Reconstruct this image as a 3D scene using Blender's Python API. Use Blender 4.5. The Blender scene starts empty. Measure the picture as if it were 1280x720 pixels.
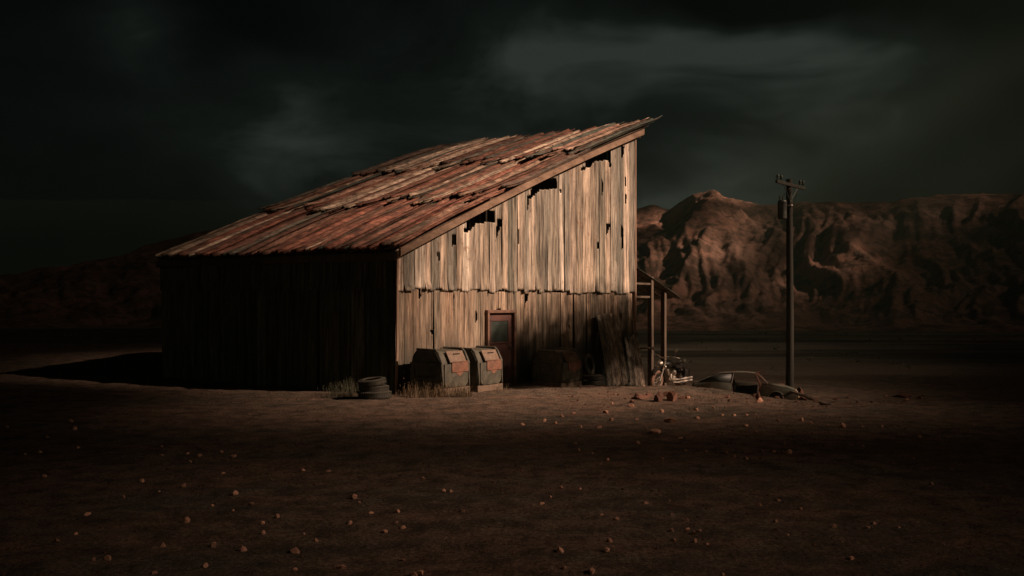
import bpy, bmesh, math, random
from mathutils import Vector, Matrix, noise
random.seed(7)
R = math.radians
scene = bpy.context.scene
COL = scene.collection

# ------------------------------------------------------------------ frame of the place
F = 1238.0                      # focal length in pixels of a 1280 wide picture
CAMZ = 2.3
AX, AY = -2.94, 24.9            # near corner of the barn
UX, UY = 0.566, 0.824           # along the lit wall
VX, VY = -0.824, 0.566          # along the dark wall
BROT = math.atan2(UY, UX)
WL, WD = 12.9, 9.38             # barn size
HOR = 378.0
SUN_EL = R(32)
SH = Vector((0.959, -0.283)).normalized()      # horizontal direction to the sun

def b2w(X, Y):                  # barn plan -> world
    return (AX + UX*X + VX*Y, AY + UY*X + VY*Y)

def fbm(x, y, z=0.0, o=4):
    return noise.fractal(Vector((x, y, z)), 1.0, 2.0, o, noise_basis='PERLIN_ORIGINAL')

def sstep(a, b, x):
    t = min(1, max(0, (x-a)/(b-a)))
    return t*t*(3-2*t)

def zg(x, y):
    s = (x*0.6 + y - 31)/15.0
    s = min(1, max(0, s)); s = s*s*(3-2*s)
    z = -1.9*s*sstep(-12, 2, x + 0.2*(y-30))
    z -= 0.35*sstep(24, 36, y)*sstep(-6, 3, x)*(1-s)
    z -= 0.33*sstep(4, 8.5, x)*sstep(19, 28, y)*(1-s)
    z -= 0.22*math.exp(-((x-9.5)/2.2)**2-((y-38.3)/3.0)**2)
    z -= 0.022*max(0, min(y, 520)-55)
    if abs(x) > 60: z -= 0.004*(min(abs(x), 600)-60)
    z += 0.09*fbm(x*0.12, y*0.12, 3.1, 3)*min(1, max(0.0, (y+5)/10))
    if y > 55: z += 0.6*fbm(x*0.012, y*0.03, 9.1, 3)*sstep(55, 140, y)
    # hummock line in front of the wreck
    d = (x-12.2)**2/9.0 + (y-37.5)**2/1.6
    z += 0.30*math.exp(-d)
    d = (x-7.0)**2/14.0 + (y-36.2)**2/1.2
    z += 0.05*math.exp(-d)
    d = (x-4.6)**2/6.0 + (y-27.6)**2/1.4
    z += 0.13*math.exp(-d)
    return z

def zfine(x, y):
    z = zg(x, y)
    if y < 60 and abs(x) < 40:
        k = 1 - sstep(40, 60, y)
        z += k*(0.034*fbm(x*0.9, y*1.6, 1.7, 3) + 0.018*fbm(x*2.9, y*3.6, 5.7, 3))
    return z

def px2ground(px, py):
    dx = (px-640)/F; dz = (HOR-py)/F
    y = 3.0
    while y < 400:
        if CAMZ + dz*y < zfine(dx*y, y): break
        y += 0.05
    return (dx*y, y)

# ------------------------------------------------------------------ mesh helpers
class MB:
    def __init__(s): s.bm = bmesh.new()
    def quad(s, pts):
        vs = [s.bm.verts.new(p) for p in pts]
        return s.bm.faces.new(vs)
    def box(s, c, size, rot=None, bev=0.0, taper=1.0):
        hx, hy, hz = size[0]/2, size[1]/2, size[2]/2
        b = bmesh.new()
        bmesh.ops.create_cube(b, size=1.0)
        for v in b.verts:
            k = taper if v.co.z > 0 else 1
            v.co = Vector((v.co.x*2*hx*k, v.co.y*2*hy*k, v.co.z*2*hz))
        if bev > 0:
            bmesh.ops.bevel(b, geom=b.edges[:], offset=bev, segments=2, profile=0.6, affect='EDGES')
        m = Matrix.Translation(c)
        if rot is not None: m = m @ rot.to_4x4()
        b.transform(m); s.merge(b)
    def merge(s, b):
        me = bpy.data.meshes.new('tmp'); b.to_mesh(me); b.free()
        s.bm.from_mesh(me); bpy.data.meshes.remove(me)
    def tube(s, pts, r, seg=10, cap=True):
        pts = [Vector(p) for p in pts]
        rs = r if isinstance(r, (list, tuple)) else [r]*len(pts)
        rings = []
        up = Vector((0, 0, 1))
        for i, p in enumerate(pts):
            if i == 0: t = pts[1]-pts[0]
            elif i == len(pts)-1: t = pts[-1]-pts[-2]
            else: t = (pts[i+1]-pts[i]).normalized() + (pts[i]-pts[i-1]).normalized()
            t.normalize()
            a = t.cross(up)
            if a.length < 0.05: a = t.cross(Vector((1, 0, 0)))
            a.normalize(); b = t.cross(a).normalized()
            rings.append([s.bm.verts.new(p + (a*math.cos(2*math.pi*k/seg)+b*math.sin(2*math.pi*k/seg))*rs[i]) for k in range(seg)])
        for i in range(len(rings)-1):
            for k in range(seg):
                s.bm.faces.new((rings[i][k], rings[i][(k+1) % seg], rings[i+1][(k+1) % seg], rings[i+1][k]))
        if cap:
            s.bm.faces.new(rings[0][::-1]); s.bm.faces.new(rings[-1])
    def lathe(s, prof, seg=28, axis='Z', c=(0, 0, 0), rot=None, closed=False):
        b = bmesh.new(); rings = []
        for (r, h) in prof:
            rings.append([b.verts.new((r*math.cos(2*math.pi*k/seg), r*math.sin(2*math.pi*k/seg), h)) for k in range(seg)])
        n = len(rings)
        for i in range(n if closed else n-1):
            A, B = rings[i], rings[(i+1) % n]
            for k in range(seg):
                b.faces.new((A[k], A[(k+1) % seg], B[(k+1) % seg], B[k]))
        if not closed:
            if prof[0][0] > 1e-4: b.faces.new(rings[0][::-1])
            if prof[-1][0] > 1e-4: b.faces.new(rings[-1])
        m = Matrix.Translation(c)
        if axis == 'Y': m = m @ Matrix.Rotation(R(90), 4, 'X')
        if axis == 'X': m = m @ Matrix.Rotation(R(90), 4, 'Y')
        if rot is not None: m = m @ rot.to_4x4()
        b.transform(m); s.merge(b)
    def prism(s, outline, y0, y1, bev=0.0, inset=0.0):
        # outline in x,z, extruded along y
        b = bmesh.new()
        A = [b.verts.new((p[0], y0, p[1])) for p in outline]
        B = [b.verts.new((p[0], y1, p[1])) for p in outline]
        n = len(outline)
        b.faces.new(A); b.faces.new(B[::-1])
        for i in range(n):
            b.faces.new((A[i], B[i], B[(i+1) % n], A[(i+1) % n]))
        if bev > 0:
            bmesh.ops.bevel(b, geom=b.edges[:], offset=bev, segments=2, profile=0.6, affect='EDGES')
        s.merge(b)
    def sheet(s, rows):
        vs = [[s.bm.verts.new(p) for p in r] for r in rows]
        for i in range(len(vs)-1):
            for j in range(len(vs[0])-1):
                s.bm.faces.new((vs[i][j], vs[i][j+1], vs[i+1][j+1], vs[i+1][j]))
    def build(s, name, mat, parent=None, smooth=True, angle=35, solid=0.0, normals=True):
        if normals: bmesh.ops.recalc_face_normals(s.bm, faces=s.bm.faces[:])
        me = bpy.data.meshes.new(name); s.bm.to_mesh(me); s.bm.free()
        if smooth:
            me.polygons.foreach_set('use_smooth', [True]*len(me.polygons))
            me.set_sharp_from_angle(angle=R(angle))
        o = bpy.data.objects.new(name, me); COL.objects.link(o)
        o.data.materials.append(mat)
        if parent: o.parent = parent
        if solid > 0:
            md = o.modifiers.new('solid', 'SOLIDIFY'); md.thickness = solid; md.offset = 0
        return o

def empty(name, label, cat, loc=(0, 0, 0), rotz=0, group=None):
    o = bpy.data.objects.new(name, None); COL.objects.link(o)
    o.empty_display_size = 0.2
    o.location = loc; o.rotation_euler = (0, 0, rotz)
    o['label'] = label; o['category'] = cat
    if group: o['group'] = group
    return o

def tag(o, label, cat, group=None, kind=None):
    o['label'] = label; o['category'] = cat
    if group: o['group'] = group
    if kind: o['kind'] = kind
    return o

def dup(root, loc, rotz, label, group=None):
    def cp(o, par):
        c = o.copy(); COL.objects.link(c)
        if par: c.parent = par
        for ch in list(o.children): cp(ch, c)
        return c
    r = cp(root, None); r.location = loc; r.rotation_euler = (0, 0, rotz); r['label'] = label
    if group: r['group'] = group
    return r

# ------------------------------------------------------------------ materials
class NT:
    def __init__(s, name):
        s.m = bpy.data.materials.new(name); s.m.use_nodes = True
        s.t = s.m.node_tree; s.b = s.t.nodes['Principled BSDF']
        s.tc = s.t.nodes.new('ShaderNodeTexCoord')
    def n(s, typ, **kw):
        o = s.t.nodes.new(typ)
        for k, v in kw.items():
            if k.startswith('i_'):
                o.inputs[k[2:].replace('_', ' ')].default_value = v
            else: setattr(o, k, v)
        return o
    def l(s, a, b): s.t.links.new(a, b)
    def mapping(s, scale=(1, 1, 1), src='Object', rot=(0, 0, 0), loc=(0, 0, 0)):
        m = s.n('ShaderNodeMapping'); m.inputs['Scale'].default_value = scale
        m.inputs['Rotation'].default_value = rot; m.inputs['Location'].default_value = loc
        s.l(s.tc.outputs[src], m.inputs['Vector']); return m.outputs[0]
    def noise(s, vec, scale=5, detail=6, rough=0.55, dist=0.0):
        o = s.n('ShaderNodeTexNoise'); o.inputs['Scale'].default_value = scale
        o.inputs['Detail'].default_value = detail; o.inputs['Roughness'].default_value = rough
        o.inputs['Distortion'].default_value = dist
        if vec is not None: s.l(vec, o.inputs['Vector'])
        return o.outputs['Fac']
    def ramp(s, fac, stops, interp='LINEAR'):
        o = s.n('ShaderNodeValToRGB'); o.color_ramp.interpolation = interp
        e = o.color_ramp.elements
        while len(e) > 1: e.remove(e[-1])
        e[0].position = stops[0][0]; e[0].color = col(stops[0][1])
        for p, c in stops[1:]:
            k = e.new(p); k.color = col(c)
        s.l(fac, o.inputs['Fac']); return o.outputs['Color']
    def mix(s, fac, a, b, mode='MIX'):
        o = s.n('ShaderNodeMix', data_type='RGBA', blend_type=mode)
        for sock, v in ((o.inputs[0], fac), (o.inputs[6], a), (o.inputs[7], b)):
            if isinstance(v, (int, float)): sock.default_value = v
            elif isinstance(v, (tuple, list)): sock.default_value = col(v)
            else: s.l(v, sock)
        return o.outputs[2]
    def math(s, op, a, b=0.0, clamp=False):
        o = s.n('ShaderNodeMath', operation=op); o.use_clamp = clamp
        for i, v in enumerate((a, b)):
            if isinstance(v, (int, float)): o.inputs[i].default_value = v
            else: s.l(v, o.inputs[i])
        return o.outputs[0]
    def bump(s, h, strength=0.4, dist=0.02):
        o = s.n('ShaderNodeBump'); o.inputs['Strength'].default_value = strength
        o.inputs['Distance'].default_value = dist
        s.l(h, o.inputs['Height']); s.l(o.outputs[0], s.b.inputs['Normal'])
    def fin(s, c=None, rough=0.8, metal=0.0, spec=0.3):
        if c is not None:
            if isinstance(c, (tuple, list)): s.b.inputs['Base Color'].default_value = col(c)
            else: s.l(c, s.b.inputs['Base Color'])
        if isinstance(rough, (int, float)): s.b.inputs['Roughness'].default_value = rough
        else: s.l(rough, s.b.inputs['Roughness'])
        s.b.inputs['Metallic'].default_value = metal
        s.b.inputs['Specular IOR Level'].default_value = spec
        return s.m

def col(c):
    return (c, c, c, 1) if isinstance(c, (int, float)) else (c[0], c[1], c[2], 1)

def weathered(name, stretch, tones, rust, rust_amt=0.5, seed=0.0, grime=None, streak=9.0, hard=False):
    """sheets / boards: per-sheet tone, lengthwise streaks, rust blotches"""
    t = NT(name)
    g = t.n('ShaderNodeNewGeometry')
    rnd = g.outputs['Random Per Island']
    vec = t.mapping(stretch, loc=(seed, seed*1.7, seed*0.3))
    # shift every sheet's texture
    add = t.n('ShaderNodeVectorMath', operation='ADD')
    comb = t.n('ShaderNodeCombineXYZ')
    r20 = t.math('MULTIPLY', rnd, 37.0)
    for i in range(3): t.l(r20, comb.inputs[i])
    t.l(vec, add.inputs[0]); t.l(comb.outputs[0], add.inputs[1])
    v = add.outputs[0]
    n1 = t.noise(v, streak, 8, 0.62)
    n2 = t.noise(v, streak*3.2, 6, 0.65)
    vo = t.mapping((1, 1, 1), loc=(seed, 2, 3))
    n3 = t.noise(vo, 1.1, 7, 0.6, 0.4)
    n4 = t.noise(vo, 7.0, 8, 0.7)
    base = t.ramp(rnd, tones, 'LINEAR')
    sd = t.ramp(n1, [(0.28, 0.16), (0.42, 0.55), (0.53, 1.0), (0.70, 1.75)])
    if hard:
        sd = t.ramp(n1, [(0.32, 0.20), (0.44, 0.55), (0.54, 1.0), (0.62, 1.25), (0.74, 2.3)])
    c = t.mix(1.0, base, sd, 'MULTIPLY')
    fine = t.ramp(n2, [(0.30, 0.25), (0.42, 0.8), (0.52, 1.05), (0.7, 1.35)])
    c = t.mix(1.0, c, fine, 'MULTIPLY')
    n5 = t.noise(v, 1.6, 5, 0.6)
    c = t.mix(t.math('MULTIPLY', t.ramp(n5, [(0.50, 0.0), (0.62, 1.0)]), 0.42), c, (0.075, 0.076, 0.056))
    rf = t.ramp(t.math('ADD', t.math('MULTIPLY', n3, 0.6), t.math('MULTIPLY', n4, 0.4)), [(0.60-0.22*rust_amt, 0.0), (0.72-0.22*rust_amt, 1.0)])
    c = t.mix(t.math('MULTIPLY', rf, 0.85), c, rust)
    sp = t.ramp(n4, [(0.60, 0.0), (0.68, 1.0)])
    c = t.mix(t.math('MULTIPLY', sp, 0.55), c, (rust[0]*0.35, rust[1]*0.35, rust[2]*0.35))
    if grime:
        z = t.n('ShaderNodeSeparateXYZ'); t.l(t.tc.outputs['Object'], z.inputs[0])
        gz = t.math('ADD', z.outputs[2], t.math('MULTIPLY', t.math('SUBTRACT', n1, 0.5), -3.2))
        gz = t.math('ADD', gz, t.math('MULTIPLY', t.math('SUBTRACT', rnd, 0.5), 0.9))
        gm = t.ramp(t.math('MULTIPLY', gz, 1/3.0), [(0.0, 1.0), (0.2, 0.8), (0.5, 0.0)])
        c = t.mix(t.math('MULTIPLY', gm, 0.95), c, grime)
    hb = t.math('ADD', t.math('MULTIPLY', n1, 0.7), t.math('MULTIPLY', n2, 0.3))
    t.bump(hb, 0.5, 0.02)
    return t.fin(c, 0.72, 0.0, 0.25)

M = {}
M['wall'] = weathered('weathered_wall', (1, 1, 0.07),
    [(0.0, (0.52, 0.40, 0.30)), (0.2, (0.40, 0.31, 0.23)), (0.36, (0.20, 0.18, 0.14)), (0.48, (0.60, 0.47, 0.36)), (0.65, (0.44, 0.34, 0.26)), (0.80, (0.20, 0.18, 0.145)), (1.0, (0.70, 0.58, 0.46))],
    (0.20, 0.085, 0.045), 0.12, 1.3, grime=(0.055, 0.058, 0.045))
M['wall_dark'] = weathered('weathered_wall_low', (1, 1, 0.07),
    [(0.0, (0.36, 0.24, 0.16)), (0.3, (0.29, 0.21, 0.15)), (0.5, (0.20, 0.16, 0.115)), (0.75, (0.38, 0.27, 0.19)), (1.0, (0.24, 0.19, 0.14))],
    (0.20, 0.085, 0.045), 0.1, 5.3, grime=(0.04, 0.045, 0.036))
M['roof'] = weathered('rusty_roof_sheet', (0.028, 1, 1),
    [(0.0, (0.26, 0.10, 0.065)), (0.13, (0.62, 0.45, 0.33)), (0.19, (0.50, 0.36, 0.26)), (0.22, (0.27, 0.115, 0.075)), (0.38, (0.13, 0.065, 0.045)), (0.5, (0.30, 0.12, 0.08)), (0.58, (0.33, 0.13, 0.085)), (0.60, (0.74, 0.56, 0.42)), (0.66, (0.66, 0.49, 0.36)), (0.69, (0.09, 0.10, 0.08)), (0.76, (0.11, 0.12, 0.095)), (0.84, (0.24, 0.095, 0.065)), (0.92, (0.38, 0.26, 0.18)), (1.0, (0.12, 0.12, 0.095))],
    (0.17, 0.062, 0.04), 0.30, 8.1, streak=7.0, hard=True)
M['wall_shade'] = weathered('shade_toned_sheet', (1, 1, 0.07),  # unlit wall's shade put into its colour; also darkens the canopy
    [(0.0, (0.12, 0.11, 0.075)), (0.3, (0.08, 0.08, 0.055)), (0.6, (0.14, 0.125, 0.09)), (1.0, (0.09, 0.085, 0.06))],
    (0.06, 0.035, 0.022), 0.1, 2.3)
M['board'] = weathered('leaning_board', (1, 1, 0.06),
    [(0.0, (0.30, 0.22, 0.16)), (0.5, (0.20, 0.17, 0.13)), (1.0, (0.26, 0.20, 0.15))],
    (0.15, 0.07, 0.045), 0.1, 3.3)

def plain(name, c, c2=None, rough=0.8, scale=6, metal=0.0, bump=0.3, stretch=(1, 1, 1), spec=0.3, bdist=0.01):
    t = NT(name); v = t.mapping(stretch)
    n1 = t.noise(v, scale, 8, 0.62); n2 = t.noise(v, scale*6, 5, 0.6)
    c2 = c2 or tuple(k*0.5 for k in c)
    f = t.ramp(t.math('ADD', t.math('MULTIPLY', n1, 0.7), t.math('MULTIPLY', n2, 0.3)), [(0.38, 0.0), (0.60, 1.0)])
    t.bump(n2, bump, bdist)
    return t.fin(t.mix(f, c, c2), rough, metal, spec)

M['fascia'] = plain('fascia_wood', (0.36, 0.235, 0.16), (0.17, 0.105, 0.07), 0.8, 4, stretch=(0.3, 1, 1))
M['beam'] = plain('old_timber', (0.16, 0.115, 0.08), (0.08, 0.06, 0.045), 0.9, 5, stretch=(1, 1, 0.15))
M['trim'] = plain('corner_trim', (0.42, 0.28, 0.20), (0.28, 0.17, 0.12), 0.7, 5, stretch=(1, 1, 0.2))
M['door'] = plain('door_red', (0.12, 0.048, 0.036), (0.065, 0.032, 0.026), 0.65, 3, stretch=(1, 1, 0.3))
M['door_frame'] = plain('door_frame', (0.22, 0.12, 0.08), (0.12, 0.07, 0.05), 0.75, 6)
M['pane'] = plain('dusty_pane', (0.045, 0.058, 0.048), (0.03, 0.036, 0.03), 0.35, 5, spec=0.4, bump=0.05)
M['tyre'] = plain('tyre_rubber', (0.035, 0.034, 0.028), (0.075, 0.066, 0.05), 0.85, 6, bump=0.5)
M['bin'] = plain('container_plastic', (0.125, 0.112, 0.082), (0.055, 0.052, 0.040), 0.6, 5, bump=0.2)
M['bin_base'] = plain('container_skirt', (0.21, 0.135, 0.09), (0.09, 0.07, 0.05), 0.7, 4, bump=0.2)
M['bin_flap'] = plain('container_flap', (0.27, 0.185, 0.13), (0.15, 0.10, 0.07), 0.6, 7, bump=0.2)
M['bin_label'] = plain('container_label', (0.27, 0.125, 0.08), (0.14, 0.075, 0.05), 0.6, 7, bump=0.1)
M['ink'] = plain('dark_print', (0.02, 0.018, 0.015), None, 0.7)
M['chrome'] = plain('chrome', (0.85, 0.80, 0.72), (0.6, 0.5, 0.42), 0.48, 9, metal=1.0, bump=0.1)
M['engine'] = plain('engine_alloy', (0.70, 0.62, 0.52), (0.35, 0.28, 0.2), 0.5, 12, metal=0.9, bump=0.2)
M['black'] = plain('black_paint', (0.02, 0.019, 0.016), (0.04, 0.032, 0.026), 0.45, 9, bump=0.1)
M['dustyrubber'] = plain('dusty_tyre', (0.46, 0.27, 0.19), (0.30, 0.17, 0.12), 0.9, 10, bump=0.4)
M['carpaint'] = plain('faded_car_paint', (0.125, 0.14, 0.105), (0.10, 0.065, 0.045), 0.6, 3.0, bump=0.2, spec=0.4)
M['carlight'] = plain('pale_car_metal', (0.62, 0.52, 0.40), (0.40, 0.28, 0.20), 0.4, 6, metal=0.2)
M['rustmetal'] = plain('rusted_metal', (0.22, 0.085, 0.05), (0.10, 0.045, 0.03), 0.8, 6)
M['glass_dark'] = plain('dirty_glass', (0.02, 0.023, 0.019), (0.03, 0.03, 0.025), 0.6, 3, bump=0.05, spec=0.5)
M['pole'] = plain('creosote_pole', (0.055, 0.048, 0.036), (0.03, 0.028, 0.022), 0.9, 5, stretch=(1, 1, 0.08), bump=0.5)
M['greymetal'] = plain('grey_metal', (0.11, 0.115, 0.10), (0.06, 0.06, 0.05), 0.5, 6, metal=0.3)
M['ceramic'] = plain('insulator_glaze', (0.09, 0.095, 0.08), None, 0.35, 8)

def stone_mat(name, a, b):
    t = NT(name); v = t.mapping((1, 1, 1)); n1 = t.noise(v, 18, 6, 0.6)
    oi = t.n('ShaderNodeObjectInfo')
    c = t.mix(t.ramp(n1, [(0.35, 0.0), (0.65, 1.0)]), a, b)
    k = t.ramp(oi.outputs['Random'], [(0, 0.6), (0.6, 1.0), (1, 1.35)])
    c = t.mix(1.0, c, k, 'MULTIPLY')
    t.bump(n1, 0.5, 0.01)
    return t.fin(c, 0.85, 0, 0.2)
M['stone'] = stone_mat('red_stone', (0.68, 0.37, 0.25), (0.48, 0.25, 0.17))
M['boulder'] = stone_mat('dark_boulder', (0.20, 0.095, 0.062), (0.11, 0.055, 0.038))

def ground_mat():
    t = NT('dry_dirt')
    v = t.mapping((1, 1, 1))
    vs = t.mapping((0.5, 1.6, 1), rot=(0, 0, R(6)))
    a = t.noise(vs, 0.22, 8, 0.6, 0.5)
    b = t.noise(v, 2.4, 8, 0.65)
    c3 = t.noise(v, 22, 8, 0.7)
    d = t.noise(vs, 0.9, 6, 0.6, 0.3)
    c = t.mix(t.ramp(a, [(0.38, 0.0), (0.62, 1.0)]), (0.195, 0.132, 0.094), (0.140, 0.118, 0.088))
    c = t.mix(t.ramp(d, [(0.42, 0.0), (0.66, 0.85)]), c, (0.23, 0.140, 0.098))
    c = t.mix(t.ramp(b, [(0.4, 0.0), (0.64, 0.75)]), c, (0.036, 0.031, 0.023))
    c = t.mix(1.0, c, t.ramp(c3, [(0.3, 0.4), (0.5, 1.0), (0.7, 1.9)]), 'MULTIPLY')
    sp_ = t.n('ShaderNodeSeparateXYZ'); t.l(t.tc.outputs['Object'], sp_.inputs[0])
    far = t.ramp(t.math('MULTIPLY', sp_.outputs[1], 1/200.0), [(0.2, 0.0), (0.42, 1.0)])
    bd = t.noise(t.mapping((0.012, 0.09, 1)), 1.0, 6, 0.6, 0.3)
    cf_ = t.mix(t.ramp(bd, [(0.42, 0.0), (0.6, 1.0)]), (0.045, 0.043, 0.030), (0.135, 0.115, 0.085))
    c = t.mix(far, c, cf_)
    vor = t.n('ShaderNodeTexVoronoi'); vor.inputs['Scale'].default_value = 14
    t.l(v, vor.inputs['Vector'])
    peb = t.ramp(vor.outputs['Distance'], [(0.0, 1.0), (0.22, 0.0)])
    h = t.math('ADD', t.math('ADD', t.math('MULTIPLY', b, 1.4), t.math('MULTIPLY', c3, 0.8)), t.math('MULTIPLY', peb, 0.12))
    t.bump(h, 1.0, 0.07)
    return t.fin(c, 0.95, 0, 0.15)
M['ground'] = ground_mat()

def mtn_mat():
    t = NT('desert_rock')
    v = t.mapping((1, 1, 1))
    a = t.noise(v, 0.012, 8, 0.6, 0.5)
    b = t.noise(v, 0.09, 9, 0.7)
    sc = t.n('ShaderNodeTexVoronoi'); sc.inputs['Scale'].default_value = 0.16; t.l(v, sc.inputs['Vector'])
    c = t.mix(t.ramp(a, [(0.35, 0.0), (0.65, 1.0)]), (0.24, 0.145, 0.108), (0.32, 0.165, 0.115))
    c = t.mix(t.ramp(b, [(0.46, 0.0), (0.57, 1.0)]), c, (0.12, 0.075, 0.054))
    c = t.mix(t.ramp(sc.outputs['Distance'], [(0.08, 0.7), (0.24, 0.0)]), c, (0.055, 0.045, 0.03))
    t.bump(t.math('ADD', a, t.math('MULTIPLY', b, 0.5)), 0.9, 9.0)
    return t.fin(c, 0.95, 0, 0.1)
M['mtn'] = mtn_mat()

# ------------------------------------------------------------------ ground
def graded(lo, hi, fine_lo, fine_hi, step, grow):
    xs = [fine_lo]
    while xs[-1] < fine_hi: xs.append(xs[-1]+step)
    s = step
    while xs[-1] < hi: s *= grow; xs.append(xs[-1]+s)
    s = step; left = []
    p = fine_lo
    while p > lo: s *= grow; p -= s; left.append(p)
    return left[::-1] + xs

def grid_mesh(name, xs, ys, zf, mat):
    nx, ny = len(xs), len(ys)
    verts = [(x, y, zf(x, y)) for y in ys for x in xs]
    faces = [(j*nx+i, j*nx+i+1, (j+1)*nx+i+1, (j+1)*nx+i) for j in range(ny-1) for i in range(nx-1)]
    me = bpy.data.meshes.new(name); me.from_pydata(verts, [], faces)
    me.polygons.foreach_set('use_smooth', [True]*len(faces))
    o = bpy.data.objects.new(name, me); COL.objects.link(o); me.materials.append(mat)
    return o

xs = graded(-1550, 1550, -13, 13, 0.16, 1.045)
ys = graded(-500, 1560, 5.5, 40, 0.14, 1.04)
g = grid_mesh('ground', xs, ys, zfine, M['ground'])
g['kind'] = 'structure'

# ------------------------------------------------------------------ mountains
SKY = [(-420, 352), (-120, 350), (0, 346), (60, 336), (110, 327), (150, 321), (180, 309), (210, 300), (270, 287), (340, 275), (430, 282), (560, 275), (700, 268),
       (795, 262), (815, 258), (835, 262), (850, 252), (868, 243), (886, 240), (905, 246), (930, 252), (960, 257),
       (1000, 253), (1060, 254), (1110, 254), (1150, 247), (1200, 243), (1280, 243), (1400, 250), (1700, 262), (2200, 290)]
def skyline(px):
    if px <= SKY[0][0]: return SKY[0][1]
    for (a, ya), (b, yb) in zip(SKY, SKY[1:]):
        if px <= b:
            t = (px-a)/(b-a); t = t*t*(3-2*t)*0.5 + t*0.5
            return ya + (yb-ya)*t
    return SKY[-1][1]
def ridged(x, y, o=5):
    s = 0; a = 1; f = 1; tot = 0
    for i in range(o):
        n = 1-abs(noise.noise(Vector((x*f+i*7.3, y*f-i*3.1, 0.5+i)))*1.8)
        s += a*n*n; tot += a; a *= 0.5; f *= 2.05
    return s/tot
NA, NR = 1000, 230
mv, mf = [], []
for j in range(NR+1):
    tj = j/NR
    for i in range(NA+1):
        az = R(-46 + 100*i/NA)
        px = 640 + F*math.tan(az) if abs(az) < R(75) else 9999
        crest = 880 + 60*math.sin(az*7+1) + 30*math.sin(az*17)
        r = 400 + (1500-400)*(tj**0.9)
        x = r*math.sin(az); y = r*math.cos(az)
        H = (HOR - skyline(px))/F*crest*math.cos(az)     # above the eye at the crest
        base = -14.0
        k = (r-430)/(crest-430)
        wx = x + 26*fbm(x*0.008, y*0.008, 2.0, 2); wy = y + 26*fbm(x*0.008, y*0.008, 6.0, 2)
        sarc = az*850 + (wx-x)*0.9
        rd = 0.60 + 0.22*noise.noise(Vector((wx*0.0075, wy*0.0040, 1.3))) + 0.27*(ridged(sarc*0.0085, r*0.0022, 2)-0.6) + 0.12*(ridged(sarc*0.03+r*0.004, r*0.007, 4)-0.55)
        if k <= 0: prof = 0
        elif k < 1:
            prof = 0.30*k + 0.70*sstep(0.05, 1.0, k)
        else: prof = 1 - 0.75*sstep(1.0, 1.9, k)
        top = CAMZ + H
        z = base + (top-base)*prof
        am = sstep(0.0, 0.45, k)*(1-sstep(0.86, 1.0, k)) if k < 1 else 0.0
        am2 = sstep(0.0, 0.3, k)
        z += (rd-0.60)*(0.75*H+6)*am
        if k > 1: z -= abs(ridged(wx*0.01, wy*0.01, 4))*14*sstep(1, 1.25, k)
        z += am*(ridged(sarc*0.07, r*0.013, 3)-0.55)*3.5
        z += am2*2.2*fbm(x*0.05, y*0.05, 4.4, 4) + am2*0.35*fbm(x*0.22, y*0.22, 1.4, 3)
        if k <= 0.06: z = min(z, base + 1.5*sstep(-0.1, 0.06, k)) if k > -0.1 else base-3
        mv.append((x, y, z))
for j in range(NR):
    for i in range(NA):
        a = j*(NA+1)+i
        mf.append((a, a+1, a+NA+2, a+NA+1))
me = bpy.data.meshes.new('mountains'); me.from_pydata(mv, [], mf)
me.polygons.foreach_set('use_smooth', [True]*len(mf)); me.materials.append(M['mtn'])
o = bpy.data.objects.new('mountains', me); COL.objects.link(o); o['kind'] = 'structure'

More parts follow.
